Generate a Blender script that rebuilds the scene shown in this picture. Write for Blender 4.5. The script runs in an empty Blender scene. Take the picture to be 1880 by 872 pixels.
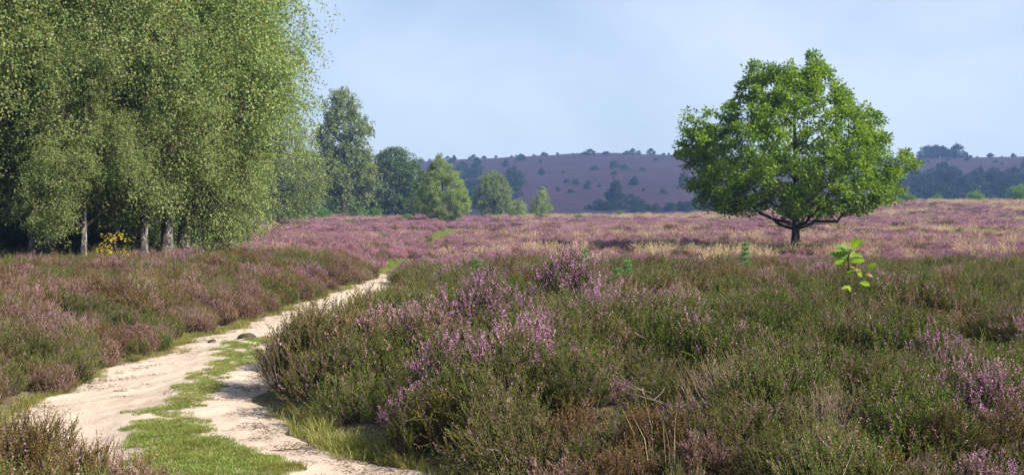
import bpy, math
import numpy as np
R = math.radians
C = bpy.context.scene.collection
scene = bpy.context.scene

# ------------------------------------------------------------------ camera, sky, sun, exposure
ZC, FPX, VH = 2.0, 2269.0, 380.0          # eye height, focal length and horizon row of the photograph
cam_d = bpy.data.cameras.new('camera'); cam = bpy.data.objects.new('camera', cam_d); C.objects.link(cam)
cam_d.sensor_width = 36.0; cam_d.lens = 36.0 * FPX / 1880.0
cam_d.clip_start = 0.1; cam_d.clip_end = 4000
cam.location = (0, 0, ZC); cam.rotation_euler = (R(90) - math.atan((436 - VH) / FPX), 0, 0)
scene.camera = cam

SUN_EL, SUN_AZ = 38.0, 115.0               # azimuth clockwise from +Y (view direction): sun stands to the right
world = bpy.data.worlds.new('World'); scene.world = world; world.use_nodes = True
wn = world.node_tree.nodes; wl = world.node_tree.links; wn.clear()
sky = wn.new('ShaderNodeTexSky'); sky.sky_type = 'NISHITA'; sky.sun_disc = False
sky.sun_elevation = R(SUN_EL); sky.sun_rotation = R(SUN_AZ)
sky.air_density = 1.0; sky.dust_density = 0.8; sky.ozone_density = 3.0; sky.altitude = 60
tc = wn.new('ShaderNodeTexCoord'); mp = wn.new('ShaderNodeMapping'); mp.inputs['Scale'].default_value = (1.5, 1.5, 2.8)
mp.inputs['Location'].default_value = (0.35, 0.2, 0.1)
nz = wn.new('ShaderNodeTexNoise'); nz.inputs['Scale'].default_value = 2.2; nz.inputs['Detail'].default_value = 5; nz.inputs['Roughness'].default_value = 0.5
rp = wn.new('ShaderNodeMapRange'); rp.inputs['From Min'].default_value = 0.36; rp.inputs['From Max'].default_value = 0.74
rp.inputs['To Min'].default_value = 0.38; rp.inputs['To Max'].default_value = 0.6
mx = wn.new('ShaderNodeMix'); mx.data_type = 'RGBA'; mx.inputs['B'].default_value = (5.3, 6.3, 8.4, 1)   # thin high cloud veil
bg = wn.new('ShaderNodeBackground'); bg.inputs['Strength'].default_value = 0.058
wo = wn.new('ShaderNodeOutputWorld')
wl.new(tc.outputs['Generated'], mp.inputs['Vector']); wl.new(mp.outputs['Vector'], nz.inputs['Vector'])
wl.new(nz.outputs['Fac'], rp.inputs['Value']); wl.new(rp.outputs['Result'], mx.inputs['Factor'])
wl.new(sky.outputs['Color'], mx.inputs['A'])
nz2 = wn.new('ShaderNodeTexNoise'); nz2.inputs['Scale'].default_value = 3.4; nz2.inputs['Detail'].default_value = 3.5; nz2.inputs['Roughness'].default_value = 0.5; nz2.inputs['Distortion'].default_value = 0.2
wl.new(mp.outputs['Vector'], nz2.inputs['Vector'])
sep = wn.new('ShaderNodeSeparateXYZ'); wl.new(tc.outputs['Generated'], sep.inputs[0])
side = wn.new('ShaderNodeMapRange'); side.inputs['From Min'].default_value = -0.45; side.inputs['From Max'].default_value = 0.5; side.inputs['To Min'].default_value = -0.14; side.inputs['To Max'].default_value = 0.16
wl.new(sep.outputs['X'], side.inputs['Value'])
ad = wn.new('ShaderNodeMath'); ad.operation = 'ADD'; wl.new(nz2.outputs['Fac'], ad.inputs[0]); wl.new(side.outputs['Result'], ad.inputs[1])
cl = wn.new('ShaderNodeMapRange'); cl.inputs['From Min'].default_value = 0.32; cl.inputs['From Max'].default_value = 0.86; cl.inputs['To Min'].default_value = 0.0; cl.inputs['To Max'].default_value = 0.5
wl.new(ad.outputs[0], cl.inputs['Value'])
mx2 = wn.new('ShaderNodeMix'); mx2.data_type = 'RGBA'; mx2.inputs['B'].default_value = (8.0, 8.5, 9.4, 1)
wl.new(cl.outputs['Result'], mx2.inputs['Factor']); wl.new(mx.outputs['Result'], mx2.inputs['A']); wl.new(mx2.outputs['Result'], bg.inputs['Color'])
wl.new(bg.outputs['Background'], wo.inputs['Surface'])

sun_d = bpy.data.lights.new('sun', 'SUN'); sun = bpy.data.objects.new('sun', sun_d); C.objects.link(sun)
sun_d.energy = 5.0; sun_d.angle = R(0.55); sun_d.color = (1.0, 0.93, 0.82)
sun.rotation_euler = (R(90 - SUN_EL), 0, R(180 - SUN_AZ))
sun.location = (60, -10, 80)
vs = scene.view_settings
vs.view_transform = 'Standard'; vs.look = 'None'; vs.exposure = 1.2; vs.gamma = 1.0; vs.use_curve_mapping = False
cy = scene.cycles
scene.render.filter_size = 0.9; cy.use_denoising = True; cy.denoising_prefilter = 'NONE'; cy.max_bounces = 8; cy.diffuse_bounces = 3; cy.transmission_bounces = 4; cy.volume_bounces = 0; cy.transparent_max_bounces = 8

# ------------------------------------------------------------------ helpers
def nrm(a): return a / np.maximum(np.linalg.norm(a, axis=-1, keepdims=True), 1e-9)
def sstep(a, b, x):
    t = np.clip((x - a) / (b - a), 0, 1); return t * t * (3 - 2 * t)
_nr = np.random.default_rng(11)
_ND = nrm(_nr.normal(size=(40, 3))); _NP = _nr.uniform(0, 6.28, 40); _NF = _nr.uniform(0.7, 1.5, 40)
def noise(x, y, z=0.0, f=1.0, k=0):
    """smooth pseudo noise, about -1..1"""
    s = 0
    for i in range(8):
        j = (i + 5 * k) % 40; d = _ND[j]
        s = s + np.sin(f * _NF[j] * 2.2 * (d[0] * x + d[1] * y + d[2] * z) * (1.0 + 0.25 * i) + _NP[j] + 1.7 * np.sin(f * 0.8 * (d[1] * x - d[0] * y + d[2] * z) + _NP[(j + 9) % 40]))
    return s / 4.0

class MB:
    """collects quads and builds one mesh"""
    def __init__(self): self.v = []; self.f = []; self.m = []; self.r = []; self.s = []; self.n = 0
    def add(self, v, f, mat=0, rnd=None, smooth=False):
        v = np.asarray(v, np.float32).reshape(-1, 3); f = np.asarray(f, np.int32).reshape(-1, 4)
        self.v.append(v); self.f.append(f + self.n); self.n += len(v)
        self.m.append(np.full(len(f), mat, np.int32)); self.s.append(np.full(len(f), smooth, bool))
        self.r.append(np.full(len(f), 0.5, np.float32) if rnd is None else np.asarray(rnd, np.float32))
    def leaves(self, c, ax, nm, L, W, mat=0, rnd=None, fold=0.12):
        c = np.asarray(c); ax = nrm(ax); s = nrm(np.cross(ax, nm)); nn = np.cross(s, ax)
        L = np.broadcast_to(np.asarray(L, float), (len(c),))[:, None]; W = np.broadcast_to(np.asarray(W, float), (len(c),))[:, None]
        m = c + ax * L * 0.45 + nn * L * fold
        v = np.stack([c, m + s * W * 0.5, c + ax * L, m - s * W * 0.5], 1)
        self.add(v, np.arange(4 * len(c)).reshape(-1, 4), mat, rnd)
    def tubes(self, P, rad, sides=5, mat=0, rnd=None):
        P = np.asarray(P, float); rad = np.asarray(rad, float)
        N, k, _ = P.shape
        T = nrm(np.gradient(P, axis=1))
        ref = np.broadcast_to(np.array([0.37, 0.92, 0.12]), T.shape)
        U = nrm(np.cross(T, ref)); V = np.cross(T, U)
        a = np.arange(sides) * 2 * math.pi / sides
        ring = P[:, :, None, :] + rad[:, :, None, None] * (np.cos(a)[None, None, :, None] * U[:, :, None, :] + np.sin(a)[None, None, :, None] * V[:, :, None, :])
        idx = np.arange(N * k * sides).reshape(N, k, sides)
        i0 = idx[:, :-1, :]; i1 = idx[:, 1:, :]
        f = np.stack([i0, np.roll(i0, -1, 2), np.roll(i1, -1, 2), i1], -1)
        fr = None if rnd is None else np.repeat(rnd, (k - 1) * sides)
        self.add(ring, f, mat, fr, True)
    def mesh(self, name, mats):
        me = bpy.data.meshes.new(name)
        v = np.concatenate(self.v); f = np.concatenate(self.f)
        me.vertices.add(len(v)); me.vertices.foreach_set('co', v.ravel())
        me.loops.add(f.size); me.loops.foreach_set('vertex_index', f.ravel().astype(np.int32))
        me.polygons.add(len(f)); me.polygons.foreach_set('loop_start', np.arange(0, f.size, 4, dtype=np.int32))
        me.polygons.foreach_set('material_index', np.concatenate(self.m))
        me.polygons.foreach_set('use_smooth', np.concatenate(self.s))
        a = me.attributes.new('rnd', 'FLOAT', 'FACE'); a.data.foreach_set('value', np.concatenate(self.r))
        for m in mats: me.materials.append(m)
        me.update(calc_edges=True); me.validate()
        return me

def tag(o, label=None, cat=None, group=None, kind=None):
    if label: o['label'] = label
    if cat: o['category'] = cat
    if group: o['group'] = group
    if kind: o['kind'] = kind
    return o
def empty(name, loc, rz=0.0, sc=1.0):
    o = bpy.data.objects.new(name, None); o.empty_display_size = 0.2; C.objects.link(o)
    o.location = loc; o.rotation_euler = (0, 0, rz); o.scale = (sc,) * 3 if np.isscalar(sc) else sc
    return o
def child(name, me, parent):
    o = bpy.data.objects.new(name, me); C.objects.link(o)
    o.parent = parent
    return o
def solo(name, me, loc=(0, 0, 0), rz=0.0, sc=1.0):
    o = bpy.data.objects.new(name, me); C.objects.link(o); o.location = loc; o.rotation_euler = (0, 0, rz)
    o.scale = (sc,) * 3 if np.isscalar(sc) else sc
    return o
def put(name, parts, loc, rz=0.0, sc=1.0):
    """a thing with its own copies of a prototype's parts: [(part name, mesh), ...]"""
    e = empty(name, loc, rz, sc)
    for pn, me in parts: child(pn, me, e)
    return e

# ------------------------------------------------------------------ materials
def ramp(nt, fac, cols):
    r = nt.nodes.new('ShaderNodeValToRGB'); e = r.color_ramp.elements
    while len(e) < len(cols): e.new(0.5)
    for i, (p, c) in enumerate(cols): e[i].position = p; e[i].color = (*c, 1)
    nt.links.new(fac, r.inputs['Fac']); return r.outputs['Color']
def nnoise(nt, vec, scale, detail=3, rough=0.55):
    n = nt.nodes.new('ShaderNodeTexNoise'); n.inputs['Scale'].default_value = scale; n.inputs['Detail'].default_value = detail; n.inputs['Roughness'].default_value = rough
    if vec is not None: nt.links.new(vec, n.inputs['Vector'])
    return n.outputs['Fac']
def mixc(nt, fac, a, b, mode='MIX'):
    m = nt.nodes.new('ShaderNodeMix'); m.data_type = 'RGBA'; m.blend_type = mode
    for k, v in (('Factor', fac), ('A', a), ('B', b)):
        if isinstance(v, bpy.types.NodeSocket): nt.links.new(v, m.inputs[k])
        elif k == 'Factor': m.inputs[k].default_value = v
        else: m.inputs[k].default_value = (*v, 1)
    return m.outputs['Result']
def mrange(nt, v, a, b, c, d):
    m = nt.nodes.new('ShaderNodeMapRange'); nt.links.new(v, m.inputs['Value'])
    for k, x in zip(('From Min', 'From Max', 'To Min', 'To Max'), (a, b, c, d)): m.inputs[k].default_value = x
    return m.outputs['Result']
def new_mat(name):
    m = bpy.data.materials.new(name); m.use_nodes = True; nt = m.node_tree; nt.nodes.clear()
    out = nt.nodes.new('ShaderNodeOutputMaterial'); return m, nt, out
def pos(nt): return nt.nodes.new('ShaderNodeNewGeometry').outputs['Position']
def leaf_mat(name, cols, trans=0.35, rough=0.45, spec=0.35, vary=0.25, tboost=(1.25, 1.3, 0.7), patch=None):
    m, nt, out = new_mat(name)
    at = nt.nodes.new('ShaderNodeAttribute'); at.attribute_name = 'rnd'
    col = ramp(nt, at.outputs['Fac'], cols)
    oi = nt.nodes.new('ShaderNodeObjectInfo')
    if patch:
        n = mrange(nt, nnoise(nt, pos(nt), patch[0], 3), 0.42, 0.62, 0, patch[2])
        col = mixc(nt, n, col, patch[1])
    v = mrange(nt, oi.outputs['Random'], 0, 1, 1 - vary, 1 + vary)
    h = nt.nodes.new('ShaderNodeHueSaturation'); nt.links.new(col, h.inputs['Color']); nt.links.new(v, h.inputs['Value'])
    nt.links.new(mrange(nt, oi.outputs['Random'], 0, 1, 0.5 - 0.06 * vary, 0.5 + 0.06 * vary), h.inputs['Hue'])
    p = nt.nodes.new('ShaderNodeBsdfPrincipled'); nt.links.new(h.outputs['Color'], p.inputs['Base Color'])
    p.inputs['Roughness'].default_value = rough; p.inputs['Specular IOR Level'].default_value = spec
    t = nt.nodes.new('ShaderNodeBsdfTranslucent'); nt.links.new(mixc(nt, 1.0, h.outputs['Color'], tboost, 'MULTIPLY'), t.inputs['Color'])
    x = nt.nodes.new('ShaderNodeMixShader'); x.inputs[0].default_value = trans
    nt.links.new(p.outputs[0], x.inputs[1]); nt.links.new(t.outputs[0], x.inputs[2]); nt.links.new(x.outputs[0], out.inputs['Surface'])
    return m
def rough_mat(name, cols, scale=(1, 1, 1), ns=4.0, detail=6, rough=0.9, bump=0.0, bscale=30.0, coord='Object'):
    m, nt, out = new_mat(name)
    t = nt.nodes.new('ShaderNodeTexCoord'); mp_ = nt.nodes.new('ShaderNodeMapping'); mp_.inputs['Scale'].default_value = scale
    nt.links.new(t.outputs[coord], mp_.inputs['Vector'])
    col = ramp(nt, nnoise(nt, mp_.outputs['Vector'], ns, detail, 0.6), cols)
    p = nt.nodes.new('ShaderNodeBsdfPrincipled'); nt.links.new(col, p.inputs['Base Color']); p.inputs['Roughness'].default_value = rough; p.inputs['Specular IOR Level'].default_value = 0.2
    if bump:
        b = nt.nodes.new('ShaderNodeBump'); b.inputs['Strength'].default_value = bump; b.inputs['Distance'].default_value = 0.03
        nt.links.new(nnoise(nt, mp_.outputs['Vector'], bscale, 6, 0.65), b.inputs['Height']); nt.links.new(b.outputs[0], p.inputs['Normal'])
    nt.links.new(p.outputs[0], out.inputs['Surface']); return m

M = {}
M['birch_bark'] = rough_mat('birch_bark', [(0.36, (0.020, 0.017, 0.015)), (0.49, (0.085, 0.075, 0.065)), (0.60, (0.22, 0.20, 0.18)), (0.78, (0.46, 0.43, 0.40))], (2.2, 2.2, 0.8), 3.0, 8, 0.85, 0.5, 18)
M['oak_bark'] = rough_mat('oak_bark', [(0.3, (0.018, 0.014, 0.011)), (0.55, (0.05, 0.04, 0.03)), (0.75, (0.10, 0.085, 0.065))], (1, 1, 0.25), 9.0, 6, 0.95, 0.7, 22)
M['pine_bark'] = rough_mat('pine_bark', [(0.3, (0.02, 0.014, 0.011)), (0.7, (0.075, 0.048, 0.035))], (1, 1, 0.3), 8.0, 6, 0.95, 0.7, 20)
M['twig'] = rough_mat('twig', [(0.3, (0.035, 0.024, 0.017)), (0.7, (0.085, 0.06, 0.045))], (1, 1, 1), 6.0)
M['dead_wood'] = rough_mat('dead_wood', [(0.3, (0.16, 0.12, 0.085)), (0.7, (0.36, 0.29, 0.22))], (1, 1, 1), 5.0)
M['heath_stem'] = rough_mat('heath_stem', [(0.3, (0.05, 0.032, 0.022)), (0.7, (0.15, 0.10, 0.07))], (1, 1, 1), 8.0)
M['grey_stem'] = rough_mat('grey_stem', [(0.3, (0.13, 0.095, 0.07)), (0.7, (0.30, 0.24, 0.18))], (1, 1, 1), 8.0)
M['birch_leaf'] = leaf_mat('birch_leaf', [(0.0, (0.090, 0.140, 0.030)), (0.5, (0.205, 0.275, 0.085)), (0.93, (0.35, 0.40, 0.19)), (0.975, (0.36, 0.25, 0.03)), (1.0, (0.42, 0.22, 0.02))], 0.42, 0.48, 0.3, 0.12)
M['pale_leaf'] = leaf_mat('pale_leaf', [(0.0, (0.11, 0.16, 0.042)), (0.5, (0.20, 0.26, 0.08)), (1.0, (0.30, 0.35, 0.14))], 0.35, 0.5, 0.25, 0.12)
M['far_birch_leaf'] = leaf_mat('far_birch_leaf', [(0.0, (0.085, 0.13, 0.036)), (0.5, (0.165, 0.22, 0.072)), (1.0, (0.26, 0.31, 0.12))], 0.32, 0.5, 0.25, 0.12)
M['oak_leaf'] = leaf_mat('oak_leaf', [(0.0, (0.045, 0.095, 0.010)), (0.5, (0.12, 0.205, 0.018)), (1.0, (0.30, 0.385, 0.04))], 0.45, 0.45, 0.3, 0.05, (1.3, 1.35, 0.5))
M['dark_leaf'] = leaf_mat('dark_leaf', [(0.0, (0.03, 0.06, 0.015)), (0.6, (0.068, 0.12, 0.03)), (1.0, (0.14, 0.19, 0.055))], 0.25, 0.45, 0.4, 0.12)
M['hill_leaf'] = leaf_mat('hill_leaf', [(0.0, (0.012, 0.024, 0.013)), (0.6, (0.024, 0.042, 0.022)), (1.0, (0.045, 0.065, 0.032))], 0.2, 0.6, 0.2, 0.3)
M['pine_needle'] = leaf_mat('pine_needle', [(0.0, (0.02, 0.042, 0.016)), (0.6, (0.04, 0.075, 0.03)), (1.0, (0.08, 0.12, 0.05))], 0.2, 0.5, 0.3, 0.15)
M['seedling_needle'] = leaf_mat('seedling_needle', [(0.0, (0.07, 0.15, 0.05)), (0.6, (0.13, 0.25, 0.09)), (1.0, (0.22, 0.36, 0.15))], 0.3, 0.5, 0.3, 0.1)
M['sapling_leaf'] = leaf_mat('sapling_leaf', [(0.0, (0.09, 0.22, 0.015)), (0.6, (0.20, 0.38, 0.02)), (1.0, (0.32, 0.46, 0.03))], 0.48, 0.35, 0.4, 0.03, (1.2, 1.2, 0.6), (14.0, (0.26, 0.28, 0.03), 0.5))
M['rust_leaf'] = leaf_mat('rust_leaf', [(0.0, (0.10, 0.05, 0.02)), (1.0, (0.22, 0.11, 0.03))], 0.3)
M['yellow_leaf'] = leaf_mat('yellow_leaf', [(0.0, (0.34, 0.27, 0.03)), (0.7, (0.52, 0.40, 0.05)), (1.0, (0.30, 0.30, 0.04))], 0.45, 0.4, 0.4, 0.03)
M['bush_leaf'] = leaf_mat('bush_leaf', [(0.0, (0.06, 0.13, 0.02)), (1.0, (0.15, 0.26, 0.05))], 0.4, 0.45, 0.3, 0.15)
H_GREEN = [(0.0, (0.026, 0.054, 0.006)), (0.45, (0.070, 0.122, 0.011)), (0.85, (0.160, 0.205, 0.022)), (1.0, (0.24, 0.20, 0.07))]
H_BROWN = [(0.0, (0.055, 0.042, 0.009)), (0.45, (0.140, 0.088, 0.021)), (0.85, (0.24, 0.140, 0.040)), (1.0, (0.36, 0.27, 0.15))]
M['heath_green'] = leaf_mat('heath_green', H_GREEN, 0.3, 0.6, 0.15, 0.28, (1.2, 1.2, 0.7), (0.55, (0.13, 0.125, 0.030), 0.4))
M['heath_brown'] = leaf_mat('heath_brown', H_BROWN, 0.3, 0.6, 0.15, 0.28, (1.2, 1.1, 0.7), (0.5, (0.11, 0.12, 0.032), 0.55))
M['heath_pink'] = leaf_mat('heath_pink', [(0.0, (0.25, 0.095, 0.175)), (0.4, (0.44, 0.195, 0.33)), (0.8, (0.57, 0.32, 0.46)), (1.0, (0.66, 0.46, 0.56))], 0.3, 0.6, 0.15, 0.2, (1.1, 1.0, 1.1))
M['heath_rose'] = leaf_mat('heath_rose', [(0.0, (0.27, 0.12, 0.16)), (0.4, (0.45, 0.23, 0.31)), (0.8, (0.58, 0.35, 0.43)), (1.0, (0.66, 0.48, 0.52))], 0.3, 0.6, 0.15, 0.25, (1.1, 1.0, 1.1))
M['heath_mauve'] = leaf_mat('heath_mauve', [(0.0, (0.20, 0.105, 0.105)), (0.5, (0.36, 0.205, 0.22)), (1.0, (0.50, 0.35, 0.35))], 0.3, 0.6, 0.15, 0.25, (1.1, 1.0, 1.0))
M['lawn'] = leaf_mat('lawn', [(0.0, (0.075, 0.14, 0.018)), (0.5, (0.135, 0.22, 0.03)), (0.8, (0.22, 0.25, 0.06)), (1.0, (0.38, 0.31, 0.15))], 0.4, 0.5, 0.25, 0.25, (1.2, 1.2, 0.5), (0.9, (0.24, 0.22, 0.06), 0.55))
M['straw'] = leaf_mat('straw', [(0.0, (0.26, 0.19, 0.09)), (0.6, (0.46, 0.36, 0.21)), (1.0, (0.58, 0.48, 0.31))], 0.35, 0.6, 0.2, 0.2, (1.1, 1.0, 0.8))
M['edge_grass'] = leaf_mat('edge_grass', [(0.0, (0.09, 0.12, 0.02)), (0.5, (0.20, 0.20, 0.05)), (1.0, (0.40, 0.32, 0.15))], 0.4, 0.5, 0.2, 0.3)

# ------------------------------------------------------------------ terrain
PY = np.array([-30, 5, 7, 8.5, 9.2, 10.1, 11.07, 12.6, 14, 15.1, 17, 19.6, 21.6, 25.9, 30.2, 34.6, 40, 50, 70, 90, 130, 200.])
PL = np.array([4.0, -0.9, -1.45, -2.7, -3.7, -4.35, -4.6, -4.83, -4.9, -4.88, -4.83, -4.66, -4.47, -4.34, -4.05, -3.95, -4.4, -4.7, -4.9, -6.2, -6.6, -7.])
PR = np.array([9.0, 0.6, -0.03, -0.5, -0.73, -1.47, -2.07, -2.62, -2.72, -2.7, -2.6, -2.55, -2.55, -2.65, -2.85, -2.95, -2.9, -3.3, -3.4, -2.9, -3.2, -4.])
def pathL(y): return np.interp(y, PY, PL) + 0.10 * np.sin(y * 1.9 + 1) * sstep(4, 9, y) + 0.05 * np.sin(y * 5.3)
def pathR(y): return np.interp(y, PY, PR) + 0.09 * np.sin(y * 2.3) * sstep(4, 9, y) + 0.05 * np.sin(y * 6.1 + 2)
def ridge_z(x):
    return np.interp(x, [-500, -220, -60, 10, 65, 130, 175, 230, 300, 520], [17, 21, 27.2, 31, 31.6, 30.5, 30.2, 29.6, 30.5, 27])
def terrain(x, y):
    x, y = np.broadcast_arrays(np.asarray(x, float), np.asarray(y, float))
    dr = x - pathR(y); dl = pathL(y) - x
    fade = (1 - 0.75 * sstep(17, 40, y)) * sstep(2, 11, y)
    h = 0.46 * sstep(0.0, 2.4, dr) * fade + 0.30 * sstep(0.0, 2.0, dl) * (1 - 0.5 * sstep(30, 60, y)) * sstep(-2, 8, y)
    edge = sstep(0, 1.5, np.maximum(dr, dl))
    h = h + edge * (0.07 * noise(x, y, 0, 0.45, 1) + 0.14 * noise(x, y, 0, 0.11, 2) * sstep(50, 80, y))
    h = h + 2.45 * sstep(26, 84, x + 0.03 * y) * sstep(90, 205, y)                    # the heath rises to the right
    h = h - 0.8 * sstep(-12, -60, x) * sstep(90, 190, y) * 0
    drop = sstep(212, 285, y)
    h = h - 5.0 * drop - 2.2 * drop * sstep(26, 84, x)
    up = np.clip((y - 330) / 370.0, 0, 1.0)
    hill = (up ** 1.05) * (ridge_z(x * 700.0 / np.maximum(y, 400.0)) + 4.8)
    hill = hill + up * (1.4 * noise(x, y, 0, 0.010, 3) * (1 - up) * 1.6 + 0.25 * noise(x, y, 0, 0.05, 4))
    over = sstep(700, 860, y) * 14.0
    return h + hill - over
def ground_pt(u, y, v=None):
    x = (u - 940.0) / FPX * y
    return np.array([x, y, float(terrain(x, y))])

def axis_pts(lo, hi, d0, g, c=0.0):
    out = [c]; d = d0
    while out[-1] < hi: out.append(out[-1] + d); d *= g
    o2 = [c]; d = d0
    while o2[-1] > lo: o2.append(o2[-1] - d); d *= g
    return np.array(o2[::-1][:-1] + out)
gx = axis_pts(-820, 820, 0.16, 1.030, -2.5); gy = np.concatenate([np.arange(-30, 4, 1.0), axis_pts(4, 870, 0.16, 1.014, 4.0)])
X, Y = np.meshgrid(gx, gy); Z = terrain(X, Y)
inp = sstep(0, 0.25, np.minimum(X - pathL(Y), pathR(Y) - X)) * (1 - sstep(37, 40, Y))
Z = Z - 0.05 * inp
def gridmesh(name, X, Y, Z, mats):
    b = MB(); ny, nx = X.shape; i = np.arange(ny * nx).reshape(ny, nx)
    b.add(np.stack([X, Y, Z], -1), np.stack([i[:-1, :-1], i[:-1, 1:], i[1:, 1:], i[1:, :-1]], -1), 0, None, True)
    return b.mesh(name, mats)

def ground_material():
    m, nt, out = new_mat('ground_soil'); P = pos(nt)
    n1 = nnoise(nt, P, 0.35, 5); n2 = nnoise(nt, P, 9.0, 6, 0.7); n3 = nnoise(nt, P, 0.045, 4)
    near = ramp(nt, n2, [(0.3, (0.045, 0.034, 0.022)), (0.5, (0.10, 0.078, 0.05)), (0.7, (0.17, 0.14, 0.08))])
    gr = ramp(nt, n2, [(0.3, (0.06, 0.075, 0.02)), (0.7, (0.15, 0.16, 0.05))])
    near = mixc(nt, mrange(nt, n1, 0.5, 0.65, 0, 0.5), near, gr)
    far = ramp(nt, n1, [(0.3, (0.15, 0.085, 0.10)), (0.48, (0.15, 0.10, 0.08)), (0.62, (0.18, 0.14, 0.08))])
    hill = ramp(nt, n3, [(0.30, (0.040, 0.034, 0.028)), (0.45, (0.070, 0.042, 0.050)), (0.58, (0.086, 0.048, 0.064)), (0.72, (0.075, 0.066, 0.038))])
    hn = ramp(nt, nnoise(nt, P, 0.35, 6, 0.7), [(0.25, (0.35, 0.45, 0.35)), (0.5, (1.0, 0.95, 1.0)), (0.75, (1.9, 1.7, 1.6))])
    hill = mixc(nt, 1.0, mixc(nt, 1.0, hill, hn, 'MULTIPLY'), (0.36, 0.33, 0.42), 'MULTIPLY')  # dark purple heath, tinted darker still to stand in for cloud shadow
    sx = nt.nodes.new('ShaderNodeSeparateXYZ'); nt.links.new(P, sx.inputs[0])
    c = mixc(nt, mrange(nt, sx.outputs['Y'], 34, 48, 0, 1), near, far)
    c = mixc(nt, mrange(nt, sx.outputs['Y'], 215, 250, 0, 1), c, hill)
    p = nt.nodes.new('ShaderNodeBsdfPrincipled'); nt.links.new(c, p.inputs['Base Color']); p.inputs['Roughness'].default_value = 0.95; p.inputs['Specular IOR Level'].default_value = 0.1
    b = nt.nodes.new('ShaderNodeBump'); b.inputs['Strength'].default_value = 0.6; b.inputs['Distance'].default_value = 0.04
    nt.links.new(n2, b.inputs['Height']); nt.links.new(b.outputs[0], p.inputs['Normal']); nt.links.new(p.outputs[0], out.inputs['Surface'])
    return m
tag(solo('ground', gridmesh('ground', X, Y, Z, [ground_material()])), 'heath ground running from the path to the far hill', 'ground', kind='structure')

# sand path
def sand_material():
    m, nt, out = new_mat('pale_sand'); P = pos(nt)
    mp_ = nt.nodes.new('ShaderNodeMapping'); mp_.inputs['Scale'].default_value = (1.0, 0.4, 1.0); nt.links.new(P, mp_.inputs['Vector'])
    n1 = nnoise(nt, mp_.outputs['Vector'], 1.1, 5, 0.6); n2 = nnoise(nt, P, 26.0, 6, 0.75); n3 = nnoise(nt, P, 140.0, 3, 0.7)
    c = ramp(nt, n1, [(0.32, (0.305, 0.24, 0.185)), (0.5, (0.40, 0.32, 0.25)), (0.7, (0.455, 0.375, 0.30))])
    c = mixc(nt, mrange(nt, n2, 0.62, 0.74, 0, 0.35), c, (0.22, 0.16, 0.11))
    c = mixc(nt, mrange(nt, n3, 0.55, 0.8, 0, 0.45), c, (0.55, 0.47, 0.38))
    c = mixc(nt, mrange(nt, n3, 0.40, 0.2, 0, 0.6), c, (0.25, 0.19, 0.13))
    p = nt.nodes.new('ShaderNodeBsdfPrincipled'); nt.links.new(c, p.inputs['Base Color']); p.inputs['Roughness'].default_value = 0.95; p.inputs['Specular IOR Level'].default_value = 0.15
    b = nt.nodes.new('ShaderNodeBump'); b.inputs['Strength'].default_value = 0.7; b.inputs['Distance'].default_value = 0.03
    nt.links.new(nnoise(nt, P, 14.0, 8, 0.72), b.inputs['Height']); nt.links.new(b.outputs[0], p.inputs['Normal']); nt.links.new(p.outputs[0], out.inputs['Surface'])
    return m
SY = np.array([2, 9.2, 10.3, 11.9, 13.3, 14.6, 16.8, 18.2, 19.0]); SX = np.array([-1.3, -2.28, -2.9, -3.3, -3.43, -3.45, -3.68, -3.75, -3.78]); SW = np.array([0.7, 0.58, 0.40, 0.28, 0.22, 0.28, 0.36, 0.3, 0.02])
def strip(x, y):   # >0 inside the grass strip between the two tracks
    return np.interp(y, SY, SW) * (1 + 0.35 * noise(x, y, 0, 1.3, 3)) - np.abs(x - np.interp(y, SY, SX) - 0.07 * np.sin(y * 2.1))
py = np.arange(1.0, 39.0, 0.06); tt = np.linspace(-0.06, 1.06, 72)
TX = pathL(py)[:, None] + (pathR(py) - pathL(py))[:, None] * tt[None, :]; TY = np.repeat(py[:, None], len(tt), 1)
ee = np.minimum(tt, 1 - tt)[None, :] * (pathR(py) - pathL(py))[:, None]
s_ = strip(TX, TY)
TZ = terrain(TX, TY) + 0.012 - 0.05 * sstep(0.05, -0.15, ee) + 0.035 * sstep(-0.35, 0.1, s_) * (TY < 20) + 0.012 * noise(TX, TY, 0, 2.6, 5) + 0.006 * noise(TX, TY, 0, 9, 6)
tag(solo('sand_path', gridmesh('sand_path', TX, TY, TZ, [sand_material()])), 'pale sandy track winding between the heather banks', 'path', kind='structure')
def pathz(x, y):
    return terrain(x, y) + 0.012 + 0.035 * sstep(-0.35, 0.1, strip(x, y)) + 0.012 * noise(x, y, 0, 2.6, 5) + 0.006 * noise(x, y, 0, 9, 6)

# ------------------------------------------------------------------ air
hz = MB(); hx, hy0, hy1, hz0, hz1 = 860., -60., 900., -14., 46.
bv = np.array([[sx * hx, yy, zz] for zz in (hz0, hz1) for yy in (hy0, hy1) for sx in (-1, 1)])
hz.add(bv, [[0, 2, 3, 1], [4, 5, 7, 6], [0, 1, 5, 4], [2, 6, 7, 3], [0, 4, 6, 2], [1, 3, 7, 5]])
hm, hnt, hout = new_mat('haze'); pv = hnt.nodes.new('ShaderNodeVolumePrincipled')
pv.inputs['Color'].default_value = (0.30, 0.52, 1.0, 1); pv.inputs['Density'].default_value = 0.00034; pv.inputs['Anisotropy'].default_value = 0.0
hnt.links.new(pv.outputs[0], hout.inputs['Volume'])
tag(solo('haze', hz.mesh('haze', [hm])), 'thin blue summer haze lying over the whole heath', 'haze', kind='stuff')

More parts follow.
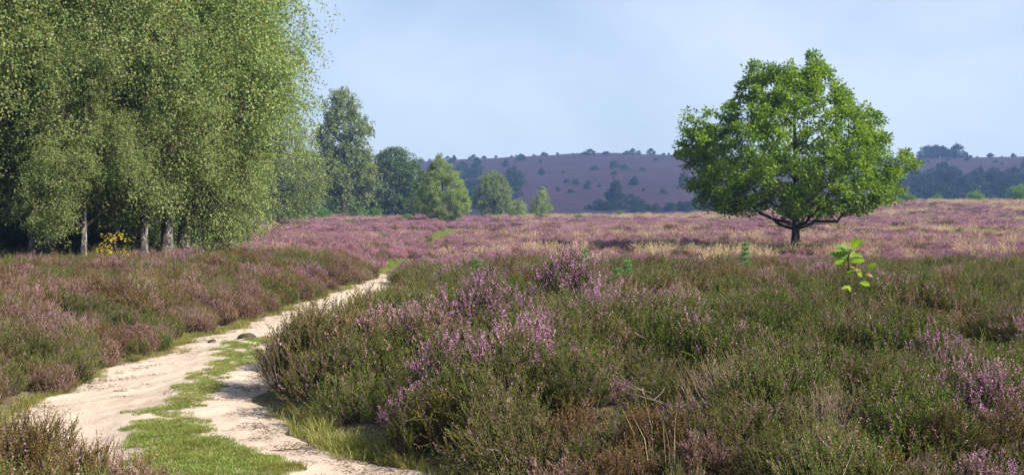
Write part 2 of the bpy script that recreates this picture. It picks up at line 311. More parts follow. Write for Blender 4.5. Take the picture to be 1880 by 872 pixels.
# ------------------------------------------------------------------ scattering (ground cover only)
def make_scatter_nodes(coll):
    nt = bpy.data.node_groups.new('cover_scatter', 'GeometryNodeTree')
    nt.interface.new_socket('Geometry', in_out='INPUT', socket_type='NodeSocketGeometry'); nt.interface.new_socket('Geometry', in_out='OUTPUT', socket_type='NodeSocketGeometry')
    N = nt.nodes.new; gi = N('NodeGroupInput'); go = N('NodeGroupOutput')
    ci = N('GeometryNodeCollectionInfo'); ci.inputs['Collection'].default_value = coll; ci.inputs['Separate Children'].default_value = True; ci.inputs['Reset Children'].default_value = True
    ip = N('GeometryNodeInstanceOnPoints'); ip.inputs['Pick Instance'].default_value = True
    def attr(name, ty):
        a = N('GeometryNodeInputNamedAttribute'); a.data_type = ty; a.inputs['Name'].default_value = name; return a.outputs['Attribute']
    er = N('FunctionNodeEulerToRotation')
    L = nt.links.new
    L(gi.outputs[0], ip.inputs['Points']); L(ci.outputs[0], ip.inputs['Instance'])
    L(attr('vid', 'INT'), ip.inputs['Instance Index']); L(attr('rot', 'FLOAT_VECTOR'), er.inputs[0]); L(er.outputs[0], ip.inputs['Rotation'])
    L(attr('scl', 'FLOAT_VECTOR'), ip.inputs['Scale']); L(ip.outputs[0], go.inputs[0])
    return nt
def scatter(name, P, vid, rot, scl, coll):
    me = bpy.data.meshes.new(name); me.vertices.add(len(P)); me.vertices.foreach_set('co', np.asarray(P, np.float32).ravel())
    a = me.attributes.new('vid', 'INT', 'POINT'); a.data.foreach_set('value', np.asarray(vid, np.int32))
    for k, d in (('rot', rot), ('scl', scl)):
        a = me.attributes.new(k, 'FLOAT_VECTOR', 'POINT'); a.data.foreach_set('vector', np.asarray(d, np.float32).ravel())
    o = bpy.data.objects.new(name, me); C.objects.link(o)
    md = o.modifiers.new('cover', 'NODES'); md.node_group = make_scatter_nodes(coll)
    return o
def proto_coll(name, meshes):
    c = bpy.data.collections.new(name)
    for i, me in enumerate(meshes):
        c.objects.link(bpy.data.objects.new('%s_kind_%02d' % (name, i), me))
    return c

# ------------------------------------------------------------------ heather
def heather(seed, kind, Rr=0.34, Hh=0.46, nst=105, nsh=8, spread=1.0):
    """three builders (stems, foliage, flowers) of one heather bush. kind: green, pink, mauve, brown, woody"""
    g = np.random.default_rng(seed)
    ph = g.uniform(0, 2 * math.pi, nst); rr = np.sqrt(g.uniform(0.02, 1, nst))
    base = np.stack([np.cos(ph) * rr * 0.10, np.sin(ph) * rr * 0.10, np.full(nst, -0.04)], 1)
    lob = 1 + 0.22 * np.sin(2 * ph + seed) + 0.18 * np.sin(3 * ph + 2.1 * seed)
    hh = Hh * (1.06 - 0.72 * rr ** 2.4) * g.uniform(0.78, 1.15, nst) * (1 + 0.12 * np.sin(ph * 2 + seed))
    tip = np.stack([np.cos(ph) * rr * Rr * lob, np.sin(ph) * rr * Rr * lob, hh], 1)
    t = np.linspace(0, 1, 6)[None, :, None]
    mid = base * 0.5 + tip * 0.5 + np.stack([np.cos(ph) * 0.10 * rr, np.sin(ph) * 0.10 * rr, -0.09 * rr], 1) + g.normal(0, 0.02, (nst, 3))
    P = (1 - t) ** 2 * base[:, None] + 2 * t * (1 - t) * mid[:, None] + t * t * tip[:, None]
    st, fo, fl = MB(), MB(), MB()
    rad = np.linspace(0.0055, 0.0018, 6)[None, :] * g.uniform(0.7, 1.3, (nst, 1))
    st.tubes(P, rad, 3)
    # shoots near the ends of each stem
    N = nst * nsh
    si = np.repeat(np.arange(nst), nsh); tp = np.clip(1 - g.beta(1.0, 1.7, N) * 0.62, 0, 1)
    q0 = np.stack([np.array([np.interp(tp[i], np.linspace(0, 1, 6), P[si[i], :, k]) for i in range(N)]) for k in range(3)], 1)
    out = nrm(tip - base)[si]
    d = nrm(out * 0.85 + np.array([0, 0, 0.55]) + g.normal(0, 0.5, (N, 3)))
    ln = g.uniform(0.05, 0.135, N) * (0.8 + 0.4 * tp)
    bend = g.normal(0, 0.12, (N, 3)) + np.array([0, 0, 0.12])
    def on(s):   # point along shoot (N,k)
        return q0[:, None] + d[:, None] * (ln[:, None] * s)[..., None] + bend[:, None] * (ln[:, None] * s * s)[..., None]
    S3 = np.linspace(0, 1, 3)[None, :].repeat(N, 0)
    st.tubes(on(S3), np.array([[0.0017, 0.0013, 0.0007]]).repeat(N, 0), 3)
    shade = g.uniform(0, 1, N)
    fprob = {'green': 0.09, 'rose': 1.1, 'pink': 0.55, 'mauve': 0.42, 'brown': 0.07, 'woody': -1.0}[kind]
    inbloom = (g.uniform(0, 1, N) < fprob * (0.55 + 0.6 * tp)) 
    bare = g.uniform(0, 1, N) < {'green': 0.03, 'rose': 0.0, 'pink': 0.03, 'mauve': 0.06, 'brown': 0.10, 'woody': 0.66}[kind]
    nl = 15
    s = (np.linspace(0.0, 1, nl)[None, :] + g.uniform(-0.03, 0.03, (N, nl)))
    C0 = on(s); dd = np.repeat(d[:, None], nl, 1)
    side = nrm(g.normal(0, 1, (N, nl, 3))); ax = nrm(dd * 0.9 + side * 0.75)
    nm = nrm(g.normal(0, 1, (N, nl, 3)) + dd * 0.3)
    isleaf = (~bare)[:, None] & ((~inbloom)[:, None] | (s < 0.38))
    rn = np.clip(0.55 * shade[:, None] + 0.45 * g.uniform(0, 1, (N, nl)) + 0.15 * (s - 0.5), 0, 1)
    fo.leaves(C0[isleaf], ax[isleaf], nm[isleaf], g.uniform(0.011, 0.021, isleaf.sum()), g.uniform(0.0055, 0.0095, isleaf.sum()), 0, rn[isleaf])
    nf = 16
    s = 0.3 + 0.72 * np.linspace(0, 1, nf)[None, :] + g.uniform(-0.03, 0.03, (N, nf))
    C0 = on(s); dd = np.repeat(d[:, None], nf, 1); side = nrm(g.normal(0, 1, (N, nf, 3)))
    ax = nrm(side + dd * 0.45); nm = nrm(g.normal(0, 1, (N, nf, 3)) + dd)
    ok = (inbloom & ~bare)[:, None] & (g.uniform(0, 1, (N, nf)) < 0.92)
    rn = np.clip(0.5 * shade[:, None] + 0.5 * g.uniform(0, 1, (N, nf)), 0, 1)
    if ok.sum(): fl.leaves(C0[ok], ax[ok], nm[ok], g.uniform(0.010, 0.016, ok.sum()), g.uniform(0.008, 0.012, ok.sum()), 0, rn[ok], 0.2)
    return st, fo, fl
HM = {'rose': ('heath_stem', 'heath_brown', 'heath_rose'), 'green': ('heath_stem', 'heath_green', 'heath_mauve'), 'pink': ('heath_stem', 'heath_green', 'heath_pink'), 'mauve': ('heath_stem', 'heath_brown', 'heath_mauve'),
      'brown': ('heath_stem', 'heath_brown', 'heath_mauve'), 'woody': ('grey_stem', 'heath_brown', 'heath_mauve')}
def merged(parts, mats, name):
    b = MB()
    for i, p in enumerate(parts):
        for v, f, r, s in zip(p.v, p.f, p.r, p.s): pass
        if p.n == 0: continue
        v = np.concatenate(p.v); f = np.concatenate(p.f)
        b.add(v, f, i, np.concatenate(p.r), False)
    return b.mesh(name, [M[m] for m in mats])
H_IDX = {}; h_meshes = []; H_PARTS = {}
for kind, seeds in (('green', (1, 2, 3)), ('pink', (4, 5, 6)), ('mauve', (7, 8, 9)), ('brown', (10, 11, 12)), ('woody', (13, 14)), ('rose', (15, 16, 17))):
    H_IDX[kind] = []
    for sd in seeds:
        prt = heather(sd, kind); H_IDX[kind].append(len(h_meshes)); h_meshes.append(merged(prt, HM[kind], 'heather_' + kind))
        H_PARTS.setdefault(kind, []).append([(n, p.mesh(n, [M[m]])) for n, p, m in zip(('stems', 'foliage', 'flowers'), prt, HM[kind]) if p.n])
heath_coll = proto_coll('heather', h_meshes)

rng = np.random.default_rng(5)
def cells(x0, x1, y0, y1, d):
    xs = np.arange(x0, x1, d); ys = np.arange(y0, y1, d); A, B = np.meshgrid(xs, ys)
    A = A.ravel() + rng.uniform(-0.5, 0.5, A.size) * d; B = B.ravel() + rng.uniform(-0.5, 0.5, B.size) * d
    return A, B
def uv_of(x, y, z): return 940 + x / y * FPX, VH + (ZC - z) / y * FPX
def inview(x, y, m=1.6): return (np.abs(x) < 0.43 * y + m)
# patches of bloom, bare hollows: (x, y, radius, weight), read off the photograph
def gp(u, v, zt): y = (ZC - zt) * FPX / (v - VH); return (u - 940) / FPX * y, y
BLOOM = [(gp(u, v, 0.95) + (r, w)) for u, v, r, w in ((740, 600, 0.6, .25), (640, 560, 0.6, .12), (880, 615, 0.9, 1.0), (930, 640, 0.7, .8), (1045, 545, 1.3, 1.0), (830, 570, 0.9, .4), (1560, 690, 0.45, .7), (1300, 670, 0.5, .5),
         (1760, 700, 0.5, .8), (1820, 800, 0.5, 1.0), (1730, 780, 0.5, .9), (1540, 800, 0.35, .7), (1810, 560, 0.7, .6), (1480, 480, 2.5, .7), (1090, 490, 2.0, .6), (1230, 560, 0.9, .4), (920, 780, 0.3, .25), (1390, 650, .5, .5), (1400, 740, .4, .6), (1870, 690, .5, .8))]
HOLES = [(gp(u, v, 0.75) + (r,)) for u, v, r in ((1440, 600, 0.55), (940, 565, 0.55), (830, 715, 0.22), (1560, 740, 0.2), (660, 640, 0.3), (1640, 560, .3), (1180, 660, .25), (1010, 690, 0.16), (1700, 650, .25))]
HN = ['green', 'pink', 'mauve', 'brown', 'woody', 'rose']
def choose(w, n):
    w = list(w) + [0.0] * (6 - len(w))
    w = np.stack([np.broadcast_to(np.clip(a, 0.0, None), (n,)) for a in w], 1); w = w / w.sum(1, keepdims=True)
    c = np.cumsum(w, 1); r = rng.uniform(0, 1, n)[:, None]; k = (r > c).sum(1).clip(0, 5)
    tbl = [np.array(H_IDX[x]) for x in HN]
    return np.array([tbl[i][rng.integers(len(tbl[i]))] for i in k])
def cover(name, label, x, y, weights, scl, zscl):
    n = len(x); z = terrain(x, y)
    rot = np.stack([rng.normal(0, 0.13, n), rng.normal(0, 0.13, n), rng.uniform(0, 6.28, n)], 1)
    sc = np.stack([scl, scl, zscl], 1)
    return tag(scatter(name, np.stack([x, y, z], 1), choose(weights, n), rot, sc, heath_coll), label, 'heather', kind='stuff')

# right bank, near
x, y = cells(-5, 16, 4.6, 31, 0.42)
k = (x > pathR(y) + np.where((y > 8) & (y < 20), 0.42, 0.2)) & inview(x, y); x, y = x[k], y[k]
hol = np.zeros(len(x)); blo = np.zeros(len(x))
for hx_, hy_, r in HOLES: hol = np.maximum(hol, np.exp(-(((x - hx_) / (1.15 * r)) ** 2 + ((y - hy_) / (2.3 * r)) ** 2)))
for bx_, by_, r, w in BLOOM: blo = np.maximum(blo, w * np.exp(-(((x - bx_) / r) ** 2 + ((y - by_) / (1.7 * r)) ** 2)))
big = np.exp(-(((x + 1.2) / 1.7) ** 2 + ((y - 14) / 3.0) ** 2))
n1 = noise(x, y, 0, 0.9, 1); n2 = noise(x, y, 0, 0.35, 2)
gap = noise(x, y, 0, 1.7, 6); k = ((hol < 0.5) | (rng.uniform(0, 1, len(x)) < 0.22)) & ((gap > -0.42) | (y > 20) | (rng.uniform(0, 1, len(x)) < 0.5)); low = 1 - 0.45 * ((gap < -0.42) & (y < 20)); x, y, hol, blo, big, n1, n2, low = [a[k] for a in (x, y, hol, blo, big, n1, n2, low)]
edge = sstep(0.15, 1.0, x - pathR(y))
s = (0.80 + 0.24 * n1 + 0.40 * big + rng.uniform(-0.16, 0.16, len(x))) * (1.0 + 0.18 * (1 - edge) * (1 - sstep(15, 19, y)) - 0.3 * (1 - edge) * sstep(16, 22, y)) * (1 - 0.35 * hol) * (0.72 + 0.28 * sstep(6, 10, y))
s = np.clip(s * low * 1.22, 0.4, 1.9)
w = [0.85 - 0.15 * n2, 1.0 * blo ** 1.8 + 0.015, 0.10 + 0.2 * blo + 0.08 * n2 + 0.05 * big, 0.13 + 0.16 * n2 + 0.35 * (1 - edge), 0.05 + 0.04 * (1 - sstep(9, 14, y)) + 0.12 * (1 - edge)]
cover('heather_cover', 'olive heather carpet with pink bloom filling the bank right of the path', x, y, w, s, s * (0.82 + 0.12 * n1) * (1 - 0.15 * sstep(17, 26, y)))
# left bank
x, y = cells(-22, -0.5, 4.5, 38, 0.42)
k = (x < pathL(y) - 0.08) & inview(x, y, 2.2); x, y = x[k], y[k]
n1 = noise(x, y, 0, 0.8, 3); n2 = noise(x, y, 0, 0.4, 4)
edge = sstep(0.1, 1.0, pathL(y) - x)
s = np.clip((0.80 + 0.18 * n1 + rng.uniform(-0.12, 0.12, len(x))) * (0.7 + 0.3 * edge), 0.4, 1.5)
und = sstep(29, 34, y)                                     # thinner under the birches
k = rng.uniform(0, 1, len(x)) > 0.45 * und * (x < -7); x, y, n1, n2, s, edge = [a[k] for a in (x, y, n1, n2, s, edge)]
w = [0.42 - 0.12 * n2, 0.03 + 0.22 * sstep(0.15, 0.7, n2), 0.36 + 0.2 * n2, 0.42 - 0.1 * n1, 0.07]
cover('heather_cover', 'brown and mauve heather carpet between the birches and the path', x, y, w, s * 1.2, s * 1.02)
# the wide heath beyond
def far_cover(label, y0, y1, d, smul):
    x, y = cells(-0.43 * y1 - 4, 0.43 * y1 + 4, y0, y1, d)
    inpath = (x > pathL(y) + 0.1) & (x < pathR(y) - 0.1) & (y < 112)
    inpath = inpath & ~((y > 46) & (y < 56) & (rng.uniform(0, 1, len(x)) < 0.8)); k = inview(x, y, 3) & ~inpath & ~((x < pathL(y)) & (y < 37.5)); x, y = x[k], y[k]
    n1 = noise(x, y, 0, 0.13, 5); n2 = noise(x, y * 0.6, 0, 0.06, 6); n3 = noise(x, y, 0, 0.5, 7)
    bare = sstep(0.25, 0.75, n2 + 0.3 * n1) * 0.6
    k = rng.uniform(0, 1, len(x)) > bare; x, y, n1, n2, n3 = [a[k] for a in (x, y, n1, n2, n3)]
    s = np.clip((0.78 + 0.2 * n3 + rng.uniform(-0.15, 0.15, len(x))), 0.35, 1.5)
    gr = 0.5 * (1 - sstep(33, 44, y)); s = s * (1 - 0.42 * np.exp(-((x - 9.5) / 7) ** 2 - ((y - 41) / 11) ** 2))
    w = [0.06 + gr + 0.10 * sstep(0.3, 0.9, n1), 0.3, 0.22 + 0.1 * n1, 0.08 + 0.06 * n3, 0.01, (0.78 - 0.3 * n1) * sstep(32, 42, y)]
    cover('heather_cover', label, x, y, w, s * smul, s * (0.8 + 0.2 * smul) * 0.85)
far_cover('pink heather carpet stretching around the lone oak', 31, 75, 0.38, 0.9)
far_cover('rose heather carpet on the far edge of the heath', 75, 224, 0.95, 2.3)

# ------------------------------------------------------------------ grasses
def tuft(seed, n, r, h0, h1, w, lean, mat, heads=0.0):
    g = np.random.default_rng(seed); b = MB()
    ph = g.uniform(0, 6.28, n); rr = np.sqrt(g.uniform(0, 1, n)) * r
    c = np.stack([np.cos(ph) * rr, np.sin(ph) * rr, np.full(n, -0.01)], 1); h = g.uniform(h0, h1, n)
    d = nrm(np.stack([np.cos(ph), np.sin(ph), np.zeros(n)], 1) + g.normal(0, 0.6, (n, 3)) * [1, 1, 0]); le = g.uniform(0.1, lean, n)
    p1 = c + np.stack([d[:, 0] * le * h * 0.3, d[:, 1] * le * h * 0.3, h * 0.55], 1); p2 = c + np.stack([d[:, 0] * le * h, d[:, 1] * le * h, h * (1 - 0.25 * le)], 1)
    s = nrm(np.cross(d, [0, 0, 1.0]) + g.normal(0, 0.4, (n, 3))) * w
    v = np.stack([c - s / 2, c + s / 2, p1 + s * 0.4, p1 - s * 0.4, p2 + s * 0.1, p2 - s * 0.1], 1)
    i = np.arange(n)[:, None] * 6
    rn = g.uniform(0, 1, n)
    b.add(v, np.concatenate([i + [0, 1, 2, 3], i + [3, 2, 4, 5]], 0), 0, np.concatenate([rn, rn]))
    if heads:
        hd = g.uniform(0, 1, n) < heads; m = hd.sum()
        for j in range(5):
            b.leaves(p2[hd] - (p2 - p1)[hd] * 0.09 * j + g.normal(0, 0.006, (m, 3)), nrm((p2 - p1)[hd] + g.normal(0, 0.02, (m, 3))), g.normal(0, 1, (m, 3)), 0.05, 0.012, 0, np.clip(rn[hd] + 0.3, 0, 1))
    return b.mesh('tuft', [M[mat]])
lawn_coll = proto_coll('lawn', [tuft(i, 90, 0.085, 0.02, 0.055, 0.005, 0.8, 'lawn') for i in range(3)])
edge_coll = proto_coll('edge', [tuft(10 + i, 60, 0.10, 0.06, 0.22, 0.006, 0.9, 'edge_grass') for i in range(3)])
straw_coll = proto_coll('straw', [tuft(20 + i, 90, 0.22, 0.25, 0.62, 0.007, 0.7, 'straw', 0.5) for i in range(3)])
thin_coll = proto_coll('thin_straw', [tuft(40 + i, 14, 0.2, 0.3, 0.62, 0.004, 0.7, 'straw') for i in range(3)])
def grass(name, label, x, y, z, s, coll, nv=3):
    n = len(x)
    rot = np.stack([np.zeros(n), np.zeros(n), rng.uniform(0, 6.28, n)], 1)
    return tag(scatter(name, np.stack([x, y, z], 1), rng.integers(0, nv, n), rot, np.stack([s, s, s], 1), coll), label, 'grass', kind='stuff')
x, y = cells(-5, 2, 4, 19.2, 0.055); st = strip(x, y) + 0.10 * noise(x, y, 0, 3.5, 2)
k = (st > 0.02 + 0.16 * rng.uniform(0, 1, len(x)) ** 2 * (y > 11)) & (rng.uniform(0, 1, len(x)) < np.where(y < 11.3, 0.95, 0.85 * sstep(-1.3, -0.2, noise(x, y, 0, 2.4, 1)))); x, y = x[k], y[k]
grass('grass_strip', 'bright green turf strip between the two sandy wheel tracks', x, y, pathz(x, y), rng.uniform(0.55, 1.05, len(x)) * np.where(y > 11, 0.75, 1.0), lawn_coll)
yy = rng.uniform(4, 40, 5200); left = rng.uniform(0, 1, len(yy)) < 0.5
off = np.abs(rng.normal(0, 0.09, len(yy))) * np.where(rng.uniform(0, 1, len(yy)) < 0.75, 1, -0.8)
xx = np.where(left, pathL(yy) - off, pathR(yy) + off)
k = noise(xx, yy, 0, 0.9, 4) + 0.3 * left > 0.12 + 0.9 * (~left & (yy > 10)); xx, yy = xx[k], yy[k]
grass('verge_grass', 'yellow green grass fringe along both path edges', xx, yy, terrain(xx, yy), rng.uniform(0.2, 0.6, len(xx)), edge_coll)
xx, yy = cells(-2.2, 1.4, 5, 12.4, 0.085)
k = (xx > pathR(yy) - 0.02) & (xx < pathR(yy) + 0.42 + 0.25 * noise(xx, yy, 0, 1.1, 2)) & (noise(xx, yy, 0, 1.8, 7) + rng.uniform(-0.6, 0.6, len(xx)) > 0.1); xx, yy = xx[k], yy[k]
grass('bank_grass', 'dry grass spilling from under heather at the path corner', xx, yy, terrain(xx, yy), rng.uniform(0.5, 1.1, len(xx)), edge_coll)
x, y = cells(-9.5, -1.5, 36.5, 112, 0.24)
k = (x > pathL(y) - 0.4) & (x < pathR(y) + 0.4 + 1.0 * sstep(70, 90, y)) & ((y < 46) | (y > 55)) & (rng.uniform(0, 1, len(x)) < 0.75 * sstep(-0.9, 0.2, noise(x, y, 0, 0.7, 2))); x, y = x[k], y[k]
grass('grass_track', 'green grass track beyond the sand, running towards the willow', x, y, terrain(x, y), rng.uniform(1.6, 3.4, len(x)), lawn_coll)
x, y = cells(-80, 95, 36, 215, 0.7)
n2 = noise(x, y * 0.6, 0, 0.06, 6); n1 = noise(x, y, 0, 0.13, 5)
n2 = n2 - 0.2; band = np.exp(-((y - 84 - 4 * np.sin(x * 0.09)) / 9.0) ** 2) * (x > 0) * 0.36 + np.exp(-((y - 62 - 5 * np.sin(x * 0.13 + 1)) / 6) ** 2) * 0.22
pr = (0.42 * sstep(0.05, 0.8, n2 + 0.3 * n1) + band + 0.06) * (0.35 + 0.65 * sstep(-6, 6, x))
k = inview(x, y, 3) & (rng.uniform(0, 1, len(x)) < pr) & ~((x > pathL(y)) & (x < pathR(y))); x, y = x[k], y[k]
grass('moor_grass', 'straw coloured moor grass drifting through the pink heather', x, y, terrain(x, y), rng.uniform(0.7, 1.25, len(x)) * (1 + 0.4 * sstep(80, 200, y)), straw_coll)
x, y = cells(-4, 13, 5.5, 30, 0.9); k = (x > pathR(y) + 0.3) & inview(x, y) & (rng.uniform(0, 1, len(x)) < 0.10); x, y = x[k], y[k]
grass('moor_grass', 'thin dry grass stalks poking through the near heather', x, y, terrain(x, y) + 0.1, rng.uniform(0.8, 1.2, len(x)), thin_coll)

def litter(seed):
    g = np.random.default_rng(seed); b = MB()
    for i in range(7):
        a = g.uniform(0, 6.28); l = g.uniform(0.01, 0.05); c = g.normal(0, 0.05, 3) * [1, 1, 0] + [0, 0, 0.004]; d = np.array([math.cos(a), math.sin(a), g.uniform(-0.05, 0.1)])
        b.tubes((c + d * np.linspace(0, 1, 3)[:, None] * l + g.normal(0, 0.002, (3, 3)))[None], np.array([[0.0022, 0.002, 0.001]]), 3)
    for i in range(4):
        c = g.normal(0, 0.06, 3) * [1, 1, 0] + [0, 0, 0.004]; b.leaves(c[None], g.normal(0, 1, (1, 3)) * [1, 1, 0.1], np.array([[0.2, 0.1, 1]]), g.uniform(0.012, 0.03), 0.01)
    return b.mesh('litter', [M['heath_stem']])
lit_coll = proto_coll('litter', [litter(i) for i in range(3)])
yy = np.concatenate([4 + 34 * rng.uniform(0, 1, 1600) ** 1.5, rng.uniform(8, 16, 600)]); wd = pathR(yy) - pathL(yy)
e_ = np.abs(rng.normal(0, 0.11, len(yy))); e_[::4] = rng.uniform(0, 0.5, len(e_[::4])); rs = rng.uniform(0, 1, len(yy)) < 0.62
xx = np.where(rs, pathR(yy) - e_ * wd, pathL(yy) + e_ * wd); k = noise(xx, yy, 0, 1.6, 3) > -0.25; xx, yy = xx[k], yy[k]
tag(grass('leaf_litter', None, xx, yy, pathz(xx, yy), rng.uniform(0.5, 1.3, len(xx)), lit_coll), 'dry twig and leaf litter strewn over the sand edges', 'litter')

# ------------------------------------------------------------------ trees
def tree_parts(seed, env, H, trunk_r, n_limb, n_clump, per, leaf, leaf_mat_, bark, style='puff', clump=0.5, fill=0.55, thin=0.25, first=None, lean=(0, 0), top=0.93, nseg=10, limb_r=0.33, limb_low=0.0, twigs=True, depth=0.92, droop=0.75, ragged=0.0, extra=None, nfreq=0.55):
    """env: [(z, left, right)]; returns [(part, mesh)]: trunk, limbs (each with its branches), crown"""
    g = np.random.default_rng(seed); env = np.array(env, float)
    z0, z1 = env[0, 0], env[-1, 0]
    def envr(z, ph):
        l = np.interp(z, env[:, 0], env[:, 1]); r = np.interp(z, env[:, 0], env[:, 2]); dp = 0.5 * (l + r) * depth
        c = np.cos(ph); return np.where(c > 0, r, l) * c * c + dp * (1 - c * c)
    # trunk
    tz = np.linspace(-0.25, H * top, nseg + 4); tt = np.clip(tz / (H * top), 0, 1)
    wob = 0.02 * H
    def tpt(z):
        q = np.clip(np.asarray(z, float) / H, 0, 1)
        return np.stack([lean[0] * q + wob * np.sin(3.1 * q + seed) * q, lean[1] * q + wob * np.cos(2.7 * q + 2 * seed) * q, np.asarray(z, float)], -1)
    def trad(z):
        q = np.clip(np.asarray(z, float) / (H * top), 0, 1); return trunk_r * (1.0 - 0.93 * q ** 0.8) + 0.006 + trunk_r * 0.45 * np.exp(-np.clip(z, -0.2, None) / 0.22)
    tm = MB(); tm.tubes(tpt(tz)[None], trad(tz)[None], 10)
    parts = [('trunk', tm.mesh('trunk', [M[bark]]))]
    # clump centres: mostly near the shell of the crown
    zc = []; K = n_clump * 6
    zz = g.uniform(z0, z1, K); ww = np.interp(zz, env[:, 0], env[:, 1] + env[:, 2]); zz = zz[g.uniform(0, ww.max(), K) < ww]
    ph = g.uniform(0, 2 * math.pi, len(zz)); fr = np.where(g.uniform(0, 1, len(zz)) < fill, g.uniform(0.86, 1.0, len(zz)), np.sqrt(g.uniform(0.05, 0.8, len(zz))))
    rr = envr(zz, ph) * fr
    cc = np.stack([np.cos(ph) * rr, np.sin(ph) * rr, zz], 1) + tpt(zz) * [1, 1, 0]
    sc = 2.6 / max(z1 - z0, 1) * 3.0
    if ragged: cc = cc * np.array([1, 1, 0]) * (1 + ragged * noise(cc[:, 0], cc[:, 1], cc[:, 2], 1.1, 2))[:, None] + cc * [0, 0, 1]
    nn = noise(cc[:, 0] + seed * 7.3, cc[:, 1], cc[:, 2], nfreq * sc, seed % 8)
    keep = nn > (np.quantile(nn, thin)); cc = cc[keep][:n_clump]
    if extra: ex = np.array(extra)[:, [0, 2, 1]]; cc = np.concatenate([cc, ex, ex + g.normal(0, 0.2, ex.shape)])
    n = len(cc)
    # limbs
    ga = 2.39996; limbs = []
    for i in range(n_limb):
        f = (i + 0.5) / n_limb; a = i * ga + g.uniform(-0.3, 0.3)
        ze = z0 + (z1 - z0) * (0.12 + 0.82 * f) + g.uniform(-0.2, 0.2)
        re = float(envr(ze, a)) * 0.82
        zs = max(limb_low + 0.12 * H * 0.3, ze - re * droop * g.uniform(0.7, 1.1)); zs = min(zs, H * top * 0.92)
        p0 = tpt(zs); p3 = np.array([math.cos(a) * re, math.sin(a) * re, ze]) + tpt(ze) * [1, 1, 0]
        t = np.linspace(0, 1, 9)[:, None]; m_ = p0 * 0.45 + p3 * 0.55 + np.array([0, 0, -0.10 * re if style != 'weep' else 0.12 * re])
        P = (1 - t) ** 2 * p0 + 2 * t * (1 - t) * m_ + t * t * p3 + g.normal(0, 0.035 * re, (9, 3)) * np.sin(t * math.pi)
        r0 = float(trad(zs)) * limb_r * 1.7 * (1 - 0.3 * f); limbs.append((P, r0))
    A = np.concatenate([P[2:] for P, _ in limbs]); ai = np.repeat(np.arange(n_limb), 7); aj = np.tile(np.arange(2, 9), n_limb)
    D = np.linalg.norm((cc[:, None] - A[None]) * [1, 1, 1.0], axis=2) + 1.2 * np.clip(A[None, :, 2] - cc[:, None, 2], 0, None) * (0.2 if style == 'weep' else 1)
    best = D.argmin(1)
    for li, (P, r0) in enumerate(limbs):
        b = MB(); b.tubes(P[None], (np.linspace(1, 0.16, 9) * r0)[None], 6)
        sel = np.where(ai[best] == li)[0]
        if len(sel) and twigs:
            s0 = A[best[sel]]; e0 = cc[sel]; t = np.linspace(0, 1, 5)[None, :, None]
            mm = s0 * 0.5 + e0 * 0.5 + g.normal(0, 0.09, s0.shape) * np.linalg.norm(e0 - s0, axis=1)[:, None]
            if style == 'weep': mm = mm + np.array([0, 0, 0.15]) * np.linalg.norm(e0 - s0, axis=1)[:, None]
            Q = (1 - t) ** 2 * s0[:, None] + 2 * t * (1 - t) * mm[:, None] + t * t * e0[:, None]
            rb = np.clip(r0 * (1 - 0.1 * aj[best[sel]]) * 0.42, 0.006, 0.035); b.tubes(Q, rb[:, None] * np.linspace(1, 0.3, 5)[None], 4)
        parts.append(('limb', b.mesh('limb', [M['twig' if bark == 'birch_bark' else bark]])))
    # leaves
    cr = MB(); L, W = leaf
    jit = np.clip(0.5 + 0.22 * g.normal(size=n), 0.1, 0.9)
    if style == 'puff':
        sz = clump * g.uniform(0.65, 1.3, n)
        c = np.repeat(cc, per, 0); off = nrm(g.normal(0, 1, (n * per, 3))) * (g.uniform(0, 1, n * per) ** 0.45)[:, None] * np.repeat(sz, per)[:, None] * np.array([1, 1, 0.72])
        p = c + off
        ax = nrm(off + g.normal(0, 0.5, p.shape) * np.repeat(sz, per)[:, None]); nm = nrm(g.normal(0, 0.75, p.shape) + np.array([0, 0, 0.9]))
    else:
        ns = 5; m = per // ns
        e = np.repeat(cc, ns, 0) + g.normal(0, 0.30, (n * ns, 3)) * clump * 2
        ln = clump * g.uniform(0.5, 1.35, n * ns)
        outd = nrm(np.repeat(cc - tpt(cc[:, 2]), ns, 0) * [1, 1, 0]) * 0.6 + g.normal(0, 0.45, (n * ns, 3)) * [1, 1, 0]
        s = np.linspace(0, 1, m)[None, :, None]
        Pt = e[:, None] + outd[:, None] * s * (ln * 0.7)[:, None, None] - np.array([0, 0, 0.62]) * (s ** 1.5) * ln[:, None, None]
        tw = Pt[:, ::max(1, m // 4)]
        if twigs: cr.tubes(tw, np.linspace(0.0045, 0.002, tw.shape[1])[None].repeat(len(tw), 0), 3, 1)
        p = (Pt + g.normal(0, 0.075, Pt.shape) * max(1.0, clump * 1.6)).reshape(-1, 3)
        ax = nrm(g.normal(0, 0.7, p.shape) + np.array([0, 0, -0.45])); nm = nrm(g.normal(0, 1, p.shape) + [0, 0, 0.5])
        per = ns * m
    N = len(p); rn = np.clip(0.5 * np.repeat(jit, per) + 0.5 * g.uniform(0, 1, N), 0, 0.93)
    rare = g.uniform(0, 1, N) < 0.02; rn[rare] = g.uniform(0.95, 1, rare.sum())
    cr.leaves(p, ax, nm, L * g.uniform(0.7, 1.25, N), W * g.uniform(0.75, 1.2, N), 0, rn)
    parts.append(('crown', cr.mesh('crown', [M[leaf_mat_], M['twig']])))
    return parts

